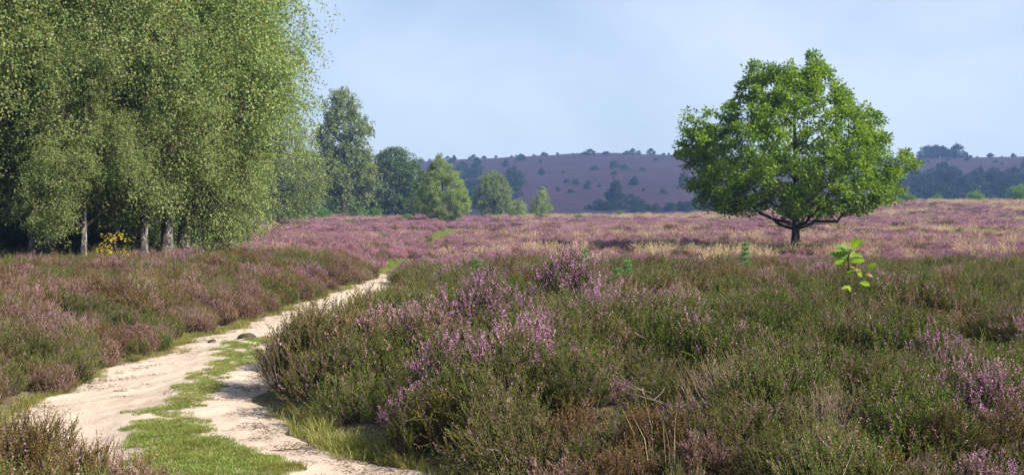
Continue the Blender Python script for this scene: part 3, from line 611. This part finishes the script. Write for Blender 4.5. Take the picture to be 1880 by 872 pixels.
# the lone oak: its outline at 50 m, measured left and right of the trunk
OAK_ENV = [(1.6, 2.0, 1.6), (1.8, 3.1, 2.6), (2.05, 3.6, 3.4), (2.5, 3.9, 4.0), (3.1, 4.2, 4.0), (3.8, 4.3, 4.15), (4.4, 4.5, 3.75), (5.1, 3.9, 3.3), (5.8, 3.2, 2.9), (6.4, 2.6, 2.1), (7.2, 1.9, 1.6), (7.8, 1.3, 1.1)]
OAK_EXTRA = [(-4.2, z_, y_, 0.42) for z_, y_ in ((5.55, 0.2), (5.3, -0.4), (5.0, 0.3))] + [(-4.55, 5.05, 0, .4), (-4.7, 4.55, .1, .4), (-4.65, 4.2, -.4, .35), (-4.4, 5.85, 0.1, .3), (-3.8, 5.3, 0, .4), (-3.5, 5.1, .2, .45), (-3.6, 5.9, 0, .25), (-4.3, 4.7, .5, .4), (-3.9, 4.6, -.3, .4),
    (-1.75, 7.9, 0, .3), (-1.55, 7.6, .2, .4), (-1.4, 7.2, -.2, .4), (-1.9, 7.4, .3, .3), (-1.1, 7.75, 0.1, .28), (0.9, 8.0, .1, .35), (0.6, 7.9, -.3, .4), (1.2, 7.7, .2, .35), (0.75, 8.25, 0, .25),
    (4.75, 3.9, 0, .4), (4.6, 3.5, .4, .4), (4.4, 4.2, -.4, .4), (4.95, 3.7, .1, .3), (4.1, 3.4, -.6, .45), (3.3, 5.8, 0, .35), (3.0, 5.95, .3, .35), (3.55, 5.5, -.2, .3), (-4.1, 3.0, .3, .3), (-4.3, 2.7, 0, .25), (-3.7, 2.4, .4, .3), (-3.4, 2.2, -.5, .3), (-3.0, 2.0, .3, .3), (-3.9, 3.3, -.4, .3), (-3.5, 2.9, .8, .3), (-3.2, 2.6, -1.0, .3), (-2.6, 1.9, .9, .3)]
oak = tree_parts(21, OAK_ENV, 8.1, 0.19, 26, 950, 62, (0.14, 0.088), 'oak_leaf', 'oak_bark', 'puff', 0.29, 0.64, 0.27, ragged=0.17, extra=OAK_EXTRA, lean=(0.1, 0), limb_low=0.75, limb_r=0.30, droop=0.7)
def bare_branches(seed, n, z0, z1, l0, l1, mat):
    g = np.random.default_rng(seed); out = []
    for i in range(n):
        a = i * 2.4 + g.uniform(-0.3, 0.3); z = g.uniform(z0, z1); ln = g.uniform(l0, l1); d = np.array([math.cos(a), math.sin(a), 0])
        t = np.linspace(0, 1, 8)[:, None]; P = np.array([0, 0, z]) + d * t * ln + np.array([0, 0, 1]) * (0.42 * ln * t - 0.38 * ln * t ** 2) + g.normal(0, 0.03, (8, 3)) * t
        b = MB(); b.tubes(P[None], np.linspace(0.03, 0.006, 8)[None], 5)
        for j in range(9):
            k = g.integers(2, 8); q = P[k]; dd = nrm(d + g.normal(0, 0.6, 3) + [0, 0, 0.1]); l2 = g.uniform(0.2, 0.6)
            tt = np.linspace(0, 1, 4)[:, None]; b.tubes((q + dd * tt * l2 + g.normal(0, 0.02, (4, 3)) * tt)[None], np.linspace(0.009, 0.003, 4)[None], 3)
        out.append(('bare_branch', b.mesh('bare_branch', [M[mat]])))
    return out
ox, oy = (1460 - 940) / FPX * 50, 50.0
t = put('oak_tree', oak + bare_branches(5, 9, 0.75, 1.3, 1.2, 2.3, 'oak_bark'), (ox, oy, float(terrain(ox, oy)) - 0.02), 0.0, 0.97)
tag(t, 'round bright green oak standing alone in the open heather', 'tree')

# birch grove
def scaled(prof, H, rad): return [(z * H, l * rad, r * rad) for z, l, r in prof]
B_PROF = [(0.06, 0.45, 0.5), (0.12, 0.9, 0.9), (0.25, 1.0, 1.0), (0.45, 1.0, 0.95), (0.6, 0.92, 0.9), (0.75, 0.7, 0.75), (0.9, 0.4, 0.4), (1.0, 0.08, 0.08)]
B_HIGH = [(0.15, 0.4, 0.4), (0.21, 0.85, 0.9)] + B_PROF[3:]
birch = [tree_parts(31 + i, scaled(B_HIGH if i < 3 else B_PROF, 12.5, 3.1), 12.6, 0.15 + 0.02 * i, 18, 1150, 75, (0.074, 0.054), 'birch_leaf', 'birch_bark', 'weep', 0.46, 0.66, 0.48, ragged=0.28, nfreq=0.36, lean=((0.5, 0.1), (-0.4, 0.3), (0.3, -0.5), (0.1, 0.2))[i], limb_low=1.6, limb_r=0.3, droop=0.9) for i in range(4)]
grove = [  # u, y, prototype, turn, scale, label
    (64, 33.0, 1, 0.4, 1.05, 'thick birch with dark scarred trunk, leftmost full trunk at the grove edge'),
    (86, 33.3, 0, 2.6, 1.0, 'white barked birch twinned with a darker trunk at the left'),
    (152, 31.6, 1, 4.0, 0.55, 'thin crooked young birch in front of the grove'),
    (205, 34.5, 0, 1.2, 1.02, 'leaning birch behind the yellow leaved sprig'),
    (262, 33.8, 0, 5.2, 0.86, 'slim white birch stem standing alone in the grove front'),
    (306, 35.5, 1, 3.3, 1.08, 'stout grey birch at the middle of the grove'),
    (334, 36.5, 2, 0.9, 1.05, 'grey birch close beside the slim white one at the grove end'),
    (350, 37.5, 3, 2.2, (0.8, 0.8, 0.95), 'slim pale birch, last trunk of the grove before the open heath'),
    (-60, 32.0, 2, 5.5, 1.05, 'birch whose boughs hang in from beyond the picture edge')]
for u, yv, pi_, rz, s, lab in grove:
    p = ground_pt(u, yv); ex = bare_branches(int(u) + 99, 6, 1.3, 2.4, 1.6, 3.0, 'twig') if u in (64, 306, -60) else []
    tag(put('birch_tree', birch[pi_] + ex, (p[0], p[1], p[2] - 0.03), rz, s), lab, 'tree', 'birches of the grove beside the path')
for i, (u, yv, pi_, rz, s) in enumerate(((30, 41, 3, 1.0, 1.1), (150, 43, 0, 3.0, 1.1), (260, 42, 1, 4.4, 1.12), (330, 44, 2, 0.2, 1.12), (345, 47, 0, 1.9, 1.1), (90, 52, 1, 2.0, 1.2), (230, 54, 2, 5.0, 1.2), (-120, 40, 0, 0.3, 1.1), (-240, 36, 3, 3.0, 1.1))):
    p = ground_pt(u, yv); tag(put('birch_tree', birch[pi_], (p[0], p[1], p[2] - 0.03), rz, s), 'birch standing deep in the grove behind the front row', 'tree', 'birches deep in the grove')
def pine_parts(seed, H, rad, nclump=260, per=60, low=0.3, nd=(0.16, 0.022)):
    prof = [(low, 0.5, 0.5), (low + 0.12, 1, 1), (0.6, 0.85, 0.85), (0.85, 0.5, 0.5), (1.0, 0.08, 0.08)]
    return tree_parts(seed, scaled(prof, H, rad), H, 0.02 * H, 14, nclump, per, nd, 'pine_needle', 'pine_bark', 'puff', 0.42 * rad / 2.2, 0.5, 0.2, limb_low=low * H * 0.6, droop=0.35)
pine = pine_parts(61, 11.0, 2.4, 320, 120, 0.16, (0.22, 0.035))
p = ground_pt(121, 35.5); tag(put('pine_tree', pine, (p[0], p[1], p[2] - 0.03), 0.0, 0.95), 'pine with dark brown trunk between birches at the left', 'tree', 'pines in the wood')
for u, yv, rz, s in ((60, 47, 1, 1.0), (-40, 44, 2, 1.0), (180, 50, 3, 1.05), (310, 52, 4, 1.0), (-160, 47, 5, 1.1), (120, 60, 0.5, 1.2), (380, 58, 2.5, 1.0), (240, 62, 5.5, 1.2), (0, 58, 4.5, 1.2), (400, 66, 3.3, 1.0)):
    p = ground_pt(u, yv); tag(put('pine_tree', pine, (p[0], p[1], p[2] - 0.03), rz, s), 'dark pine filling the shaded wood behind the birches', 'tree', 'dark pines behind the birches')
def shrub_parts(seed, h, r, mat, ncl=90, per=70, leaf=(0.09, 0.05), cl=0.26, thin=0.2):
    prof = [(0.06, 0.75, 0.7), (0.3, 1, 0.95), (0.6, 0.85, 0.9), (0.85, 0.5, 0.55), (1.0, 0.15, 0.15)]
    return tree_parts(seed, scaled(prof, h, r), h, 0.03 * h, 6, ncl, per, leaf, mat, 'twig', 'puff', cl * r, 0.55, thin, limb_low=0.02, droop=0.8, top=0.8)
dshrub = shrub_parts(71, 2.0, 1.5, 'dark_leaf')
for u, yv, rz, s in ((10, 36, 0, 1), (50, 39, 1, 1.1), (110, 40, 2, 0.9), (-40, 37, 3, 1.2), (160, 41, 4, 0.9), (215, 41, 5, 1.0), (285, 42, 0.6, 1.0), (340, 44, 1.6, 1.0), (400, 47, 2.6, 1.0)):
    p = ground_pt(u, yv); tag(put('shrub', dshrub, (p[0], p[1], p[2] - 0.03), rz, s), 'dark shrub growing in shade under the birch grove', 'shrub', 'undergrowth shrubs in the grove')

# single trees along the far edge of the heath
def far_tree(name, parts, u, yv, label, rz=0.0, s=1.0, cat='tree', group=None, dz=-0.05):
    p = ground_pt(u, yv); return tag(put(name, parts, (p[0], p[1], p[2] + dz), rz, s), label, cat, group)
far_tree('birch_tree', tree_parts(81, scaled([(0.12, .55, .4), (0.25, 1, .8), (0.5, 1, 1), (0.75, .8, .8), (0.92, .5, .5), (1, .15, .15)], 8.8, 3.6), 8.9, 0.17, 14, 420, 60, (0.13, 0.09), 'far_birch_leaf', 'oak_bark', 'weep', 0.7, 0.6, 0.2, limb_low=1.4), 511, 100, 'black trunked birch with drooping crown just past the grove')
far_tree('birch_tree', tree_parts(82, scaled([(0.10, .55, .55), (0.2, .95, .9), (0.33, 1.05, 1.05), (0.46, .80, .95), (0.55, .55, .7), (0.64, .95, .6), (0.7, .8, .85), (0.75, .45, .8), (0.82, .55, .4), (0.92, .42, .45), (1, .12, .12)], 17.8, 4.1), 17.9, 0.26, 22, 620, 60, (0.26, 0.19), 'far_birch_leaf', 'oak_bark', 'weep', 0.75, 0.7, 0.42, limb_low=2.6, ragged=0.22), 630, 170, 'tallest slender birch rising above its neighbours on the heath edge')
far_tree('oak_tree', tree_parts(83, scaled([(0.04, .8, .8), (0.15, 1, 1), (0.4, 1.02, .95), (0.65, .9, .9), (0.85, .6, .7), (1, .2, .25)], 10.7, 4.6), 11, 0.3, 14, 420, 70, (0.26, 0.17), 'dark_leaf', 'oak_bark', 'puff', 0.72, 0.66, 0.15, limb_low=1.0, ragged=0.15), 728, 185, 'dense dark green oak between the tall birch and the willow')
far_tree('willow_tree', tree_parts(84, scaled([(0.09, .35, .4), (0.2, .95, .95), (0.35, 1, 1.02), (0.55, .85, .85), (0.75, .5, .62), (0.9, .28, .3), (1, .08, .08)], 7.5, 2.85), 7.6, 0.13, 16, 440, 70, (0.17, 0.075), 'pale_leaf', 'oak_bark', 'puff', 0.34, 0.66, 0.25, ragged=0.13, lean=(-0.3, 0), limb_low=0.6), 816, 130, 'pale green cone shaped willow at the end of the grass track')
far_tree('willow_tree', tree_parts(85, scaled([(0.04, .6, .6), (0.2, 1, 1), (0.45, 1, .95), (0.7, .8, .8), (0.9, .45, .4), (1, .15, .15)], 7.2, 2.9), 7.2, 0.15, 12, 320, 70, (0.22, 0.11), 'far_birch_leaf', 'oak_bark', 'weep', 0.5, 0.66, 0.25, limb_low=0.5, ragged=0.15), 906, 205, 'rounded grey green willow in front of the purple hill', dz=0.6)
sap = tree_parts(86, scaled([(0.1, .5, .5), (0.3, 1, 1), (0.55, .75, .8), (0.8, .4, .45), (1, .1, .1)], 4.6, 1.35), 4.6, 0.045, 12, 90, 34, (0.17, 0.10), 'pale_leaf', 'birch_bark', 'puff', 0.3, 0.5, 0.3, limb_low=0.8)
far_tree('birch_sapling', sap, 994, 150, 'thin airy young birch with white stem against the hill')
far_tree('birch_sapling', sap, 952, 168, 'short bushy young birch beside the round willow', 2.0, (1.15, 1.15, 0.68))
fb = tree_parts(87, scaled(B_PROF, 11.0, 4.0), 11.2, 0.2, 12, 380, 60, (0.26, 0.18), 'far_birch_leaf', 'birch_bark', 'weep', 0.9, 0.6, 0.15, limb_low=1.2)
far_tree('birch_tree', fb, 560, 190, 'hazy birch behind the black trunked one', 0, 1.0)
far_tree('birch_tree', fb, 480, 175, 'hazy birch half hidden at the end of the grove', 2, 1.1)
far_tree('birch_tree', fb, 598, 215, 'hazy broad birch at the left foot of the tallest birch', 4, 0.95)
far_tree('birch_tree', fb, 672, 222, 'hazy birch filling the gap right of the tallest birch', 1, 0.9)
far_tree('birch_tree', fb, 770, 228, 'yellowish birch top showing between dark oak and willow', 3, 0.85)
lsh = shrub_parts(88, 1.5, 1.0, 'bush_leaf', 60, 50, (0.12, 0.07), 0.35)
for u, yv, s, lab in ((747, 148, 0.75, 'small green bush in pink heather below the dark oak'), (1065, 140, 0.7, 'small green bush in heather right of the thin young birch'), (455 + 245, 64, 0.4, 'little green tuft bush beside the far end of path'),
                      (640, 108, 0.5, 'low green bush below the tallest birch'), (1140, 207, 0.8, 'bright green bush on the skyline of the heath')):
    far_tree('bush', lsh, u, yv, lab, u * 0.7, s, 'bush', 'small green bushes on the heath')
for u, yv, s in ((545, 150, 1.5), (590, 160, 1.2), (525, 140, 1.2), (655, 178, 1.4), (690, 180, 1.2), (985, 212, 1.0), (1665, 214, 1.5), (1790, 214, 1.6), (1640, 213, 1.1), (1872, 214, 2.2), (1720, 215, 1.0)):
    far_tree('bush', lsh, u, yv, 'low pale bush along the far edge of the heath', u * 0.3, s, 'bush', 'low bushes on the heath edge')

# bushes and trees on the hill
hb = [tree_parts(91 + i, scaled([(0.02, .7, .7), (0.2, 1, 1), (0.5, .9, .85), (0.8, .5, .5), (1, .1, .1)], 3.4, (1.9, 1.5, 2.4)[i]), 3.4, 0.1, 5, 70, 34, (0.36, 0.22), 'hill_leaf', 'oak_bark', 'puff', 0.36, 0.66, 0.25, ragged=0.3, limb_low=0.2, twigs=False) for i in range(3)]
hb = [[q for q in p if q[0] != 'limb'] for p in hb]
g = np.random.default_rng(404)
def on_hill(u, v):    # the point of the hillside seen at (u, v)
    ys = np.arange(335, 760, 1.0); xs = (u - 940) / FPX * ys; zs = terrain(xs, ys); vv = VH + (ZC - zs) / ys * FPX
    k = np.where(vv <= v)[0]; i = k[0] if len(k) else vv.argmin(); return np.array([xs[i], ys[i], zs[i]])
def hill_bush(u, v, s, label, group, kind=None):
    p = on_hill(u, v); pt = hb[g.integers(3) if kind is None else kind]
    tag(put('hill_bush', pt, (p[0], p[1], p[2] - 0.1), g.uniform(0, 6.28), (s * g.uniform(0.8, 1.3), s * g.uniform(0.8, 1.3), s * g.uniform(0.6, 1.15))), label, 'bush', group)
for _ in range(120):
    u = g.uniform(790, 1900); v = 293 + 90 * g.uniform(0, 1) ** 1.2
    hill_bush(u, v, g.uniform(0.25, 0.75) * (1.0 if g.uniform() < 0.8 else 1.7), 'dark bush dotted on the purple slope of the far hill', 'bushes dotted over the far hill')
for u in np.concatenate([np.linspace(765, 1310, 30), np.linspace(1640, 1890, 20)]) + g.uniform(-9, 9, 50):
    hill_bush(u, 284, g.uniform(0.25, 0.8) * (1 if g.uniform() < 0.8 else 1.5), 'small dark tree standing on the skyline of the far hill', 'trees on the hill skyline')
for u in np.linspace(1700, 1755, 5): hill_bush(u, 284, 2.0, 'dark crown in the largest clump on the hill skyline at right', 'skyline clump at the right', 2)
for u in np.linspace(1650, 1900, 26):
    for v in (372, 352, 334):
        if g.uniform() < 0.8: hill_bush(u + g.uniform(-8, 8), v + g.uniform(-7, 7), g.uniform(1.1, 2.3), 'dark tree in the wood at the right foot of the hill', 'wood at the right foot of the hill')
for u in np.linspace(1085, 1300, 24): hill_bush(u + g.uniform(-6, 6), 387 + g.uniform(-5, 4), g.uniform(0.5, 1.0), 'dark tree in the belt along the hill foot left of the oak', 'tree belt at the hill foot')
for u, v in zip(g.uniform(830, 880, 14), g.uniform(300, 385, 14)): hill_bush(u, v, g.uniform(1.0, 2.0), 'dark tree on the left end of the hill behind the willows', 'trees on the left end of the hill')
for u, v in ((930, 365), (945, 350), (938, 340), (1130, 372), (1300, 372), (1330, 368)): hill_bush(u, v, 2.0, 'large dark tree low on the hill slope', 'large trees low on the hill')

# ------------------------------------------------------------------ saplings and seedlings in the near heather
def oak_leaf_poly(b, c, ax, nm, L, rnd):
    ax = nrm(ax); s = nrm(np.cross(ax, nm)); nn = np.cross(s, ax)
    prof = [(0, .02), (.12, .05), (.22, .17), (.28, .11), (.36, .28), (.42, .16), (.55, .36), (.6, .18), (.72, .33), (.78, .15), (.88, .2), (1.0, .01)]
    v = []
    for t, w in prof:
        m = c + ax * t * L - nn * 0.18 * L * t * t
        v += [m + s * w * L + nn * w * 0.25 * L, m, m - s * w * L + nn * w * 0.25 * L]
    f = []
    for i in range(len(prof) - 1):
        a = 3 * i; f += [[a, a + 1, a + 4, a + 3], [a + 1, a + 2, a + 5, a + 4]]
    b.add(np.array(v), f, 0, np.full(len(f), rnd))
def oak_sapling():
    g = np.random.default_rng(3); st, fo, ru = MB(), MB(), MB()
    P = np.array([[0, 0, -0.05], [0.01, 0, 0.35], [0.03, 0.01, 0.6], [0.0, 0, 0.85], [-0.02, 0.0, 1.05], [0.02, 0, 1.17]])
    st.tubes(P[None], np.linspace(0.013, 0.006, 6)[None], 6)
    Q = np.array([[0.03, 0.01, 0.62], [0.10, 0, 0.72], [0.17, 0.01, 0.80], [0.22, 0.0, 0.88]]); st.tubes(Q[None], np.linspace(0.006, 0.003, 4)[None], 5)
    for (c, d, n_, L) in (((0.02, 0, 1.15), (-.8, -.2, .25), (.2, -.5, 1), .24), ((0.02, 0, 1.17), (.75, -.1, .65), (-.4, -.6, 1), .22), ((0.02, 0, 1.16), (.2, -.5, .6), (0, -.9, .6), .2), ((-0.02, 0, 1.05), (-.9, .1, .35), (.2, -.7, .8), .25), ((-0.02, 0, 1.02), (-.7, -.4, -.05), (0, -.6, .9), .22),
                          ((0, 0, 1.0), (.8, -.2, .2), (0, -.7, .8), .2), ((0, 0, 1.1), (.5, -.6, .0), (.2, -.6, .8), .2), ((0, 0, 1.12), (-.5, -.6, .5), (-.2, -.7, .7), .22), ((0, 0, 1.06), (.6, .5, .3), (-.2, -.8, .7), .2), ((-.02, 0, 1.08), (-.9, -.1, .1), (.1, -.9, .5), .2), ((-.01, 0, .98), (-.3, -.8, .3), (0, -.5, 1), .17), ((0.22, 0, .88), (.6, -.2, .7), (-.5, -.7, .6), .17), ((.17, .01, .80), (-.5, -.3, .7), (.2, -.8, .6), .15), ((.12, 0, .74), (.7, -.3, -.1), (0, -.8, .6), .15), ((.03, 0, .66), (-.8, -.2, .1), (0, -.8, .7), .14), ((.02, 0, .62), (-.3, -.5, .5), (.3, -.8, .5), .13)):
        oak_leaf_poly(fo, np.array(c), np.array(d, float), np.array(n_, float), L * 0.95, g.uniform(0.2, 1))
    for (c, d, n_, L) in (((0.0, 0, .9), (.9, -.1, 0.05), (0, -.6, .8), .15), ((.2, 0, .85), (.8, -.2, -.2), (0, -.7, .7), .1)): oak_leaf_poly(ru, np.array(c), np.array(d, float), np.array(n_, float), L, g.uniform(0.2, 1))
    for i in range(9):
        k = g.uniform(0.72, 1.16); a = g.uniform(0, 6.28); oak_leaf_poly(fo, np.array([0.0, 0, k]), np.array([math.cos(a), math.sin(a), g.uniform(0.1, 0.7)]), np.array([g.normal(0, .3), -0.4, 0.9]), g.uniform(0.12, 0.2), g.uniform(0, 0.7))
    return [('stem', st.mesh('stem', [M['twig']])), ('foliage', fo.mesh('foliage', [M['sapling_leaf']])), ('withered_leaves', ru.mesh('withered_leaves', [M['rust_leaf']]))]
p = ground_pt(1560, 13.0); tag(put('oak_sapling', oak_sapling(), (p[0], p[1], p[2] + 0.10), 0, 0.82), 'bright yellow green oak sapling poking out of the near heather', 'sapling')
def seedling(seed, h, r):
    g = np.random.default_rng(seed); st, fo = MB(), MB()
    st.tubes(np.array([[0, 0, -0.05], [0.01, 0, h * .5], [0, 0.01, h]])[None], np.array([[0.010, 0.007, 0.003]]), 5)
    for w in np.linspace(0.2, 0.98, 8):
        for a in np.arange(5) * 1.2566 + g.uniform(0, 6):
            l = r * (1.15 - w) * g.uniform(0.8, 1.2) + 0.03; d = nrm(np.array([math.cos(a), math.sin(a), 0.75])); P = np.array([0, 0, h * w]) + d * np.linspace(0, 1, 3)[:, None] * l
            st.tubes(P[None], np.array([[0.004, 0.003, 0.002]]), 3)
            n = int(60 * l / r) + 14; t = g.uniform(0, 1, n)[:, None]; c = P[0] + (P[2] - P[0]) * t
            fo.leaves(c, nrm(d + g.normal(0, 0.55, (n, 3))), g.normal(0, 1, (n, 3)), g.uniform(0.04, 0.075, n), 0.006, 0, g.uniform(0, 1, n))
    n = 160; c = np.stack([g.normal(0, .004, n), g.normal(0, .004, n), g.uniform(h * 0.3, h * 1.04, n)], 1); fo.leaves(c, nrm(g.normal(0, .7, (n, 3)) + [0, 0, .8]), g.normal(0, 1, (n, 3)), 0.06, 0.006, 0, g.uniform(0, 1, n))
    return [('stem', st.mesh('stem', [M['twig']])), ('needles', fo.mesh('needles', [M['seedling_needle']]))]
seed = [seedling(1, 0.75, 0.26), seedling(2, 0.8, 0.10), seedling(3, 0.7, 0.16), seedling(4, 0.75, 0.08)]
for u, yv, k, s, lab in ((957, 21.5, 0, 0.95, 'bushy bright green pine seedling above the dark hollow in the heather'), (1369, 27.5, 1, 1.25, 'blue green pine seedling in heather left of the oak trunk'), (1073, 25.0, 3, 1.2, 'slim upright pine seedling in the middle of the heath'),
                         (1152, 22.0, 2, 1.0, 'slim pine seedling right of the pink heather mound'), (1135, 18.6, 1, 0.95, 'short pale pine seedling nearest the pink heather mound'), (876, 21.0, 3, 1.0, 'small pine seedling left of the bushy one')):
    p = ground_pt(u, yv); tag(put('pine_seedling', seed[k], (p[0], p[1], p[2] - 0.15), u * 0.1, s), lab, 'seedling', 'pine seedlings in the heather')
ys = shrub_parts(111, 1.5, 0.5, 'yellow_leaf', 24, 13, (0.075, 0.055), 0.4, 0.3)
p = ground_pt(212, 29.8); tag(put('young_birch', ys, (p[0], p[1], p[2] + 0.12), 0, (1, 1, 0.72)), 'small yellow leaved birch sprig in front of the dark trunks', 'sapling')

# ------------------------------------------------------------------ heather bushes that stand out
def hbush(u, yv, kind, i, s, lab, rz=0.0, dx=0.0):
    p = ground_pt(u, yv); pr = H_PARTS[kind][i % len(H_PARTS[kind])]
    tag(put('heather_bush', pr, (p[0] + dx, p[1], p[2]), rz, s), lab, 'heather', 'heather bushes that stand out')
hbush(552, 12.9, 'woody', 0, 1.35, 'grey woody heather bush leaning over sand at the path corner', 0.5)
hbush(590, 14.6, 'brown', 1, 1.45, 'tall brownish heather bush at the bend, its twigs against the sand', 1.0)
hbush(885, 13.6, 'pink', 0, 1.45, 'brightest pink heather bush at the centre of the near bank', 2.0)
hbush(1045, 16.8, 'pink', 1, 1.7, 'domed pink heather bush right of the dark hollow', 0.3)
hbush(1815, 8.6, 'pink', 2, 1.0, 'vivid pink heather bush in the bottom right corner', 1.7)
hbush(1735, 10.5, 'pink', 0, 1.0, 'pink heather bush just above the bottom right one', 2.9)
hbush(165, 7.9, 'mauve', 1, 0.8, 'sparse twiggy heather at the bottom left, over the sand', 0.2)
hbush(60, 8.2, 'brown', 0, 1.0, 'brown heather bush in the bottom left corner', 1.2)
hbush(700, 15.0, 'mauve', 2, 1.35, 'pale mauve heather bush behind the path corner', 4.0)

# ------------------------------------------------------------------ bits lying about
def stick(seed, L, r, mat, n=6, wig=0.06):
    g = np.random.default_rng(seed); b = MB(); t = np.linspace(-0.5, 0.5, 9)[:, None]
    P = np.array([1, 0, 0]) * t * L + np.cumsum(g.normal(0, wig * L * 0.4, (9, 3)), 0) * [0.2, 1, 0.25]
    P[:, 2] = np.abs(P[:, 2] - P[:, 2].mean()) * 0.6 + r
    b.tubes(P[None], np.linspace(r, r * 0.4, 9)[None], 6)
    for i in range(n):
        k = g.integers(2, 8); d = nrm(g.normal(0, 1, 3) * [1, 1, 0.3] + [0.4, 0, 0.15]); l = g.uniform(0.15, 0.4) * L
        tt = np.linspace(0, 1, 4)[:, None]; Q = P[k] + d * tt * l + g.normal(0, 0.015, (4, 3)) * tt; Q[:, 2] = np.maximum(Q[:, 2], r * 0.5)
        b.tubes(Q[None], np.linspace(r * 0.6, r * 0.2, 4)[None], 4)
    return b.mesh('stick', [M[mat]])
def lay(name, me, u, v, rz, lab, cat, z=None, group=None):
    y_ = ZC * FPX / (v - VH); x_ = (u - 940) / FPX * y_
    return tag(solo(name, me, (x_, y_, float(pathz(x_, y_)) if z is None else z), rz), lab, cat, group)
lay('twig', stick(1, 0.42, 0.007, 'twig'), 540, 832, 0.35, 'dark crooked twig lying on the sand of the right track', 'twig')
lay('twig', stick(2, 0.22, 0.005, 'twig', 3), 350, 797, 2.9, 'short dark twig lying by the grass strip', 'twig')
lay('twig', stick(4, 0.16, 0.005, 'twig', 2), 220, 722, 0.2, 'tiny dark twig on the open sand of the left track', 'twig')
def clod(seed, r):
    g = np.random.default_rng(seed); b = MB(); a = np.linspace(0, 2 * math.pi, 13)[:-1]; rings = []
    for t, zz in ((1.0, -0.01), (1.0, 0.25), (0.75, 0.5), (0.35, 0.62), (0.02, 0.64)):
        rings.append(np.stack([np.cos(a) * t * r * (1 + 0.2 * np.sin(2 * a + seed)), np.sin(a) * t * r * 0.7, np.full(12, zz * r)], 1) + g.normal(0, 0.06 * r, (12, 3)) * (t > 0.1))
    v = np.concatenate(rings); i = np.arange(60).reshape(5, 12)
    b.add(v, np.stack([i[:-1], np.roll(i[:-1], -1, 1), np.roll(i[1:], -1, 1), i[1:]], -1), 0, None, True)
    return b.mesh('clod', [M['oak_bark']])
lay('turf_clod', clod(1, 0.12), 452, 627, 0.3, 'dark turf clod at the far tip of the grass strip', 'clod')
lay('turf_clod', clod(2, 0.07), 388, 630, 1.2, 'small dark clod on the sand near the left heather', 'clod')
for sd, u, yv, L, rz, zz, lab in ((11, 1020, 8.0, 0.6, 0.2, 0.3, 'pale bare heather branch jutting low at the front of the bank'), (12, 1250, 8.9, 0.8, 2.0, 0.5, 'pale crooked dead stem in the front heather'), (13, 1650, 8.8, 0.9, 0.9, 0.55, 'grey dead branch beside the bottom right pink heather'),
                               (14, 780, 10.6, 0.7, 0.5, 0.38, 'pale bare stems sprawling near the dry grass'), (15, 600, 12.2, 0.8, 0.9, 0.35, 'grey bare stems at the foot of the corner bush')):
    p = ground_pt(u, yv); o = solo('dead_branch', stick(sd, L * 0.8, 0.005, 'heath_stem' if sd > 12 else 'grey_stem', 9, 0.3), (p[0], p[1], p[2] + zz * 0.35), rz); o.rotation_euler = (0.2, -0.3, rz); tag(o, lab, 'branch', 'dead heather branches')
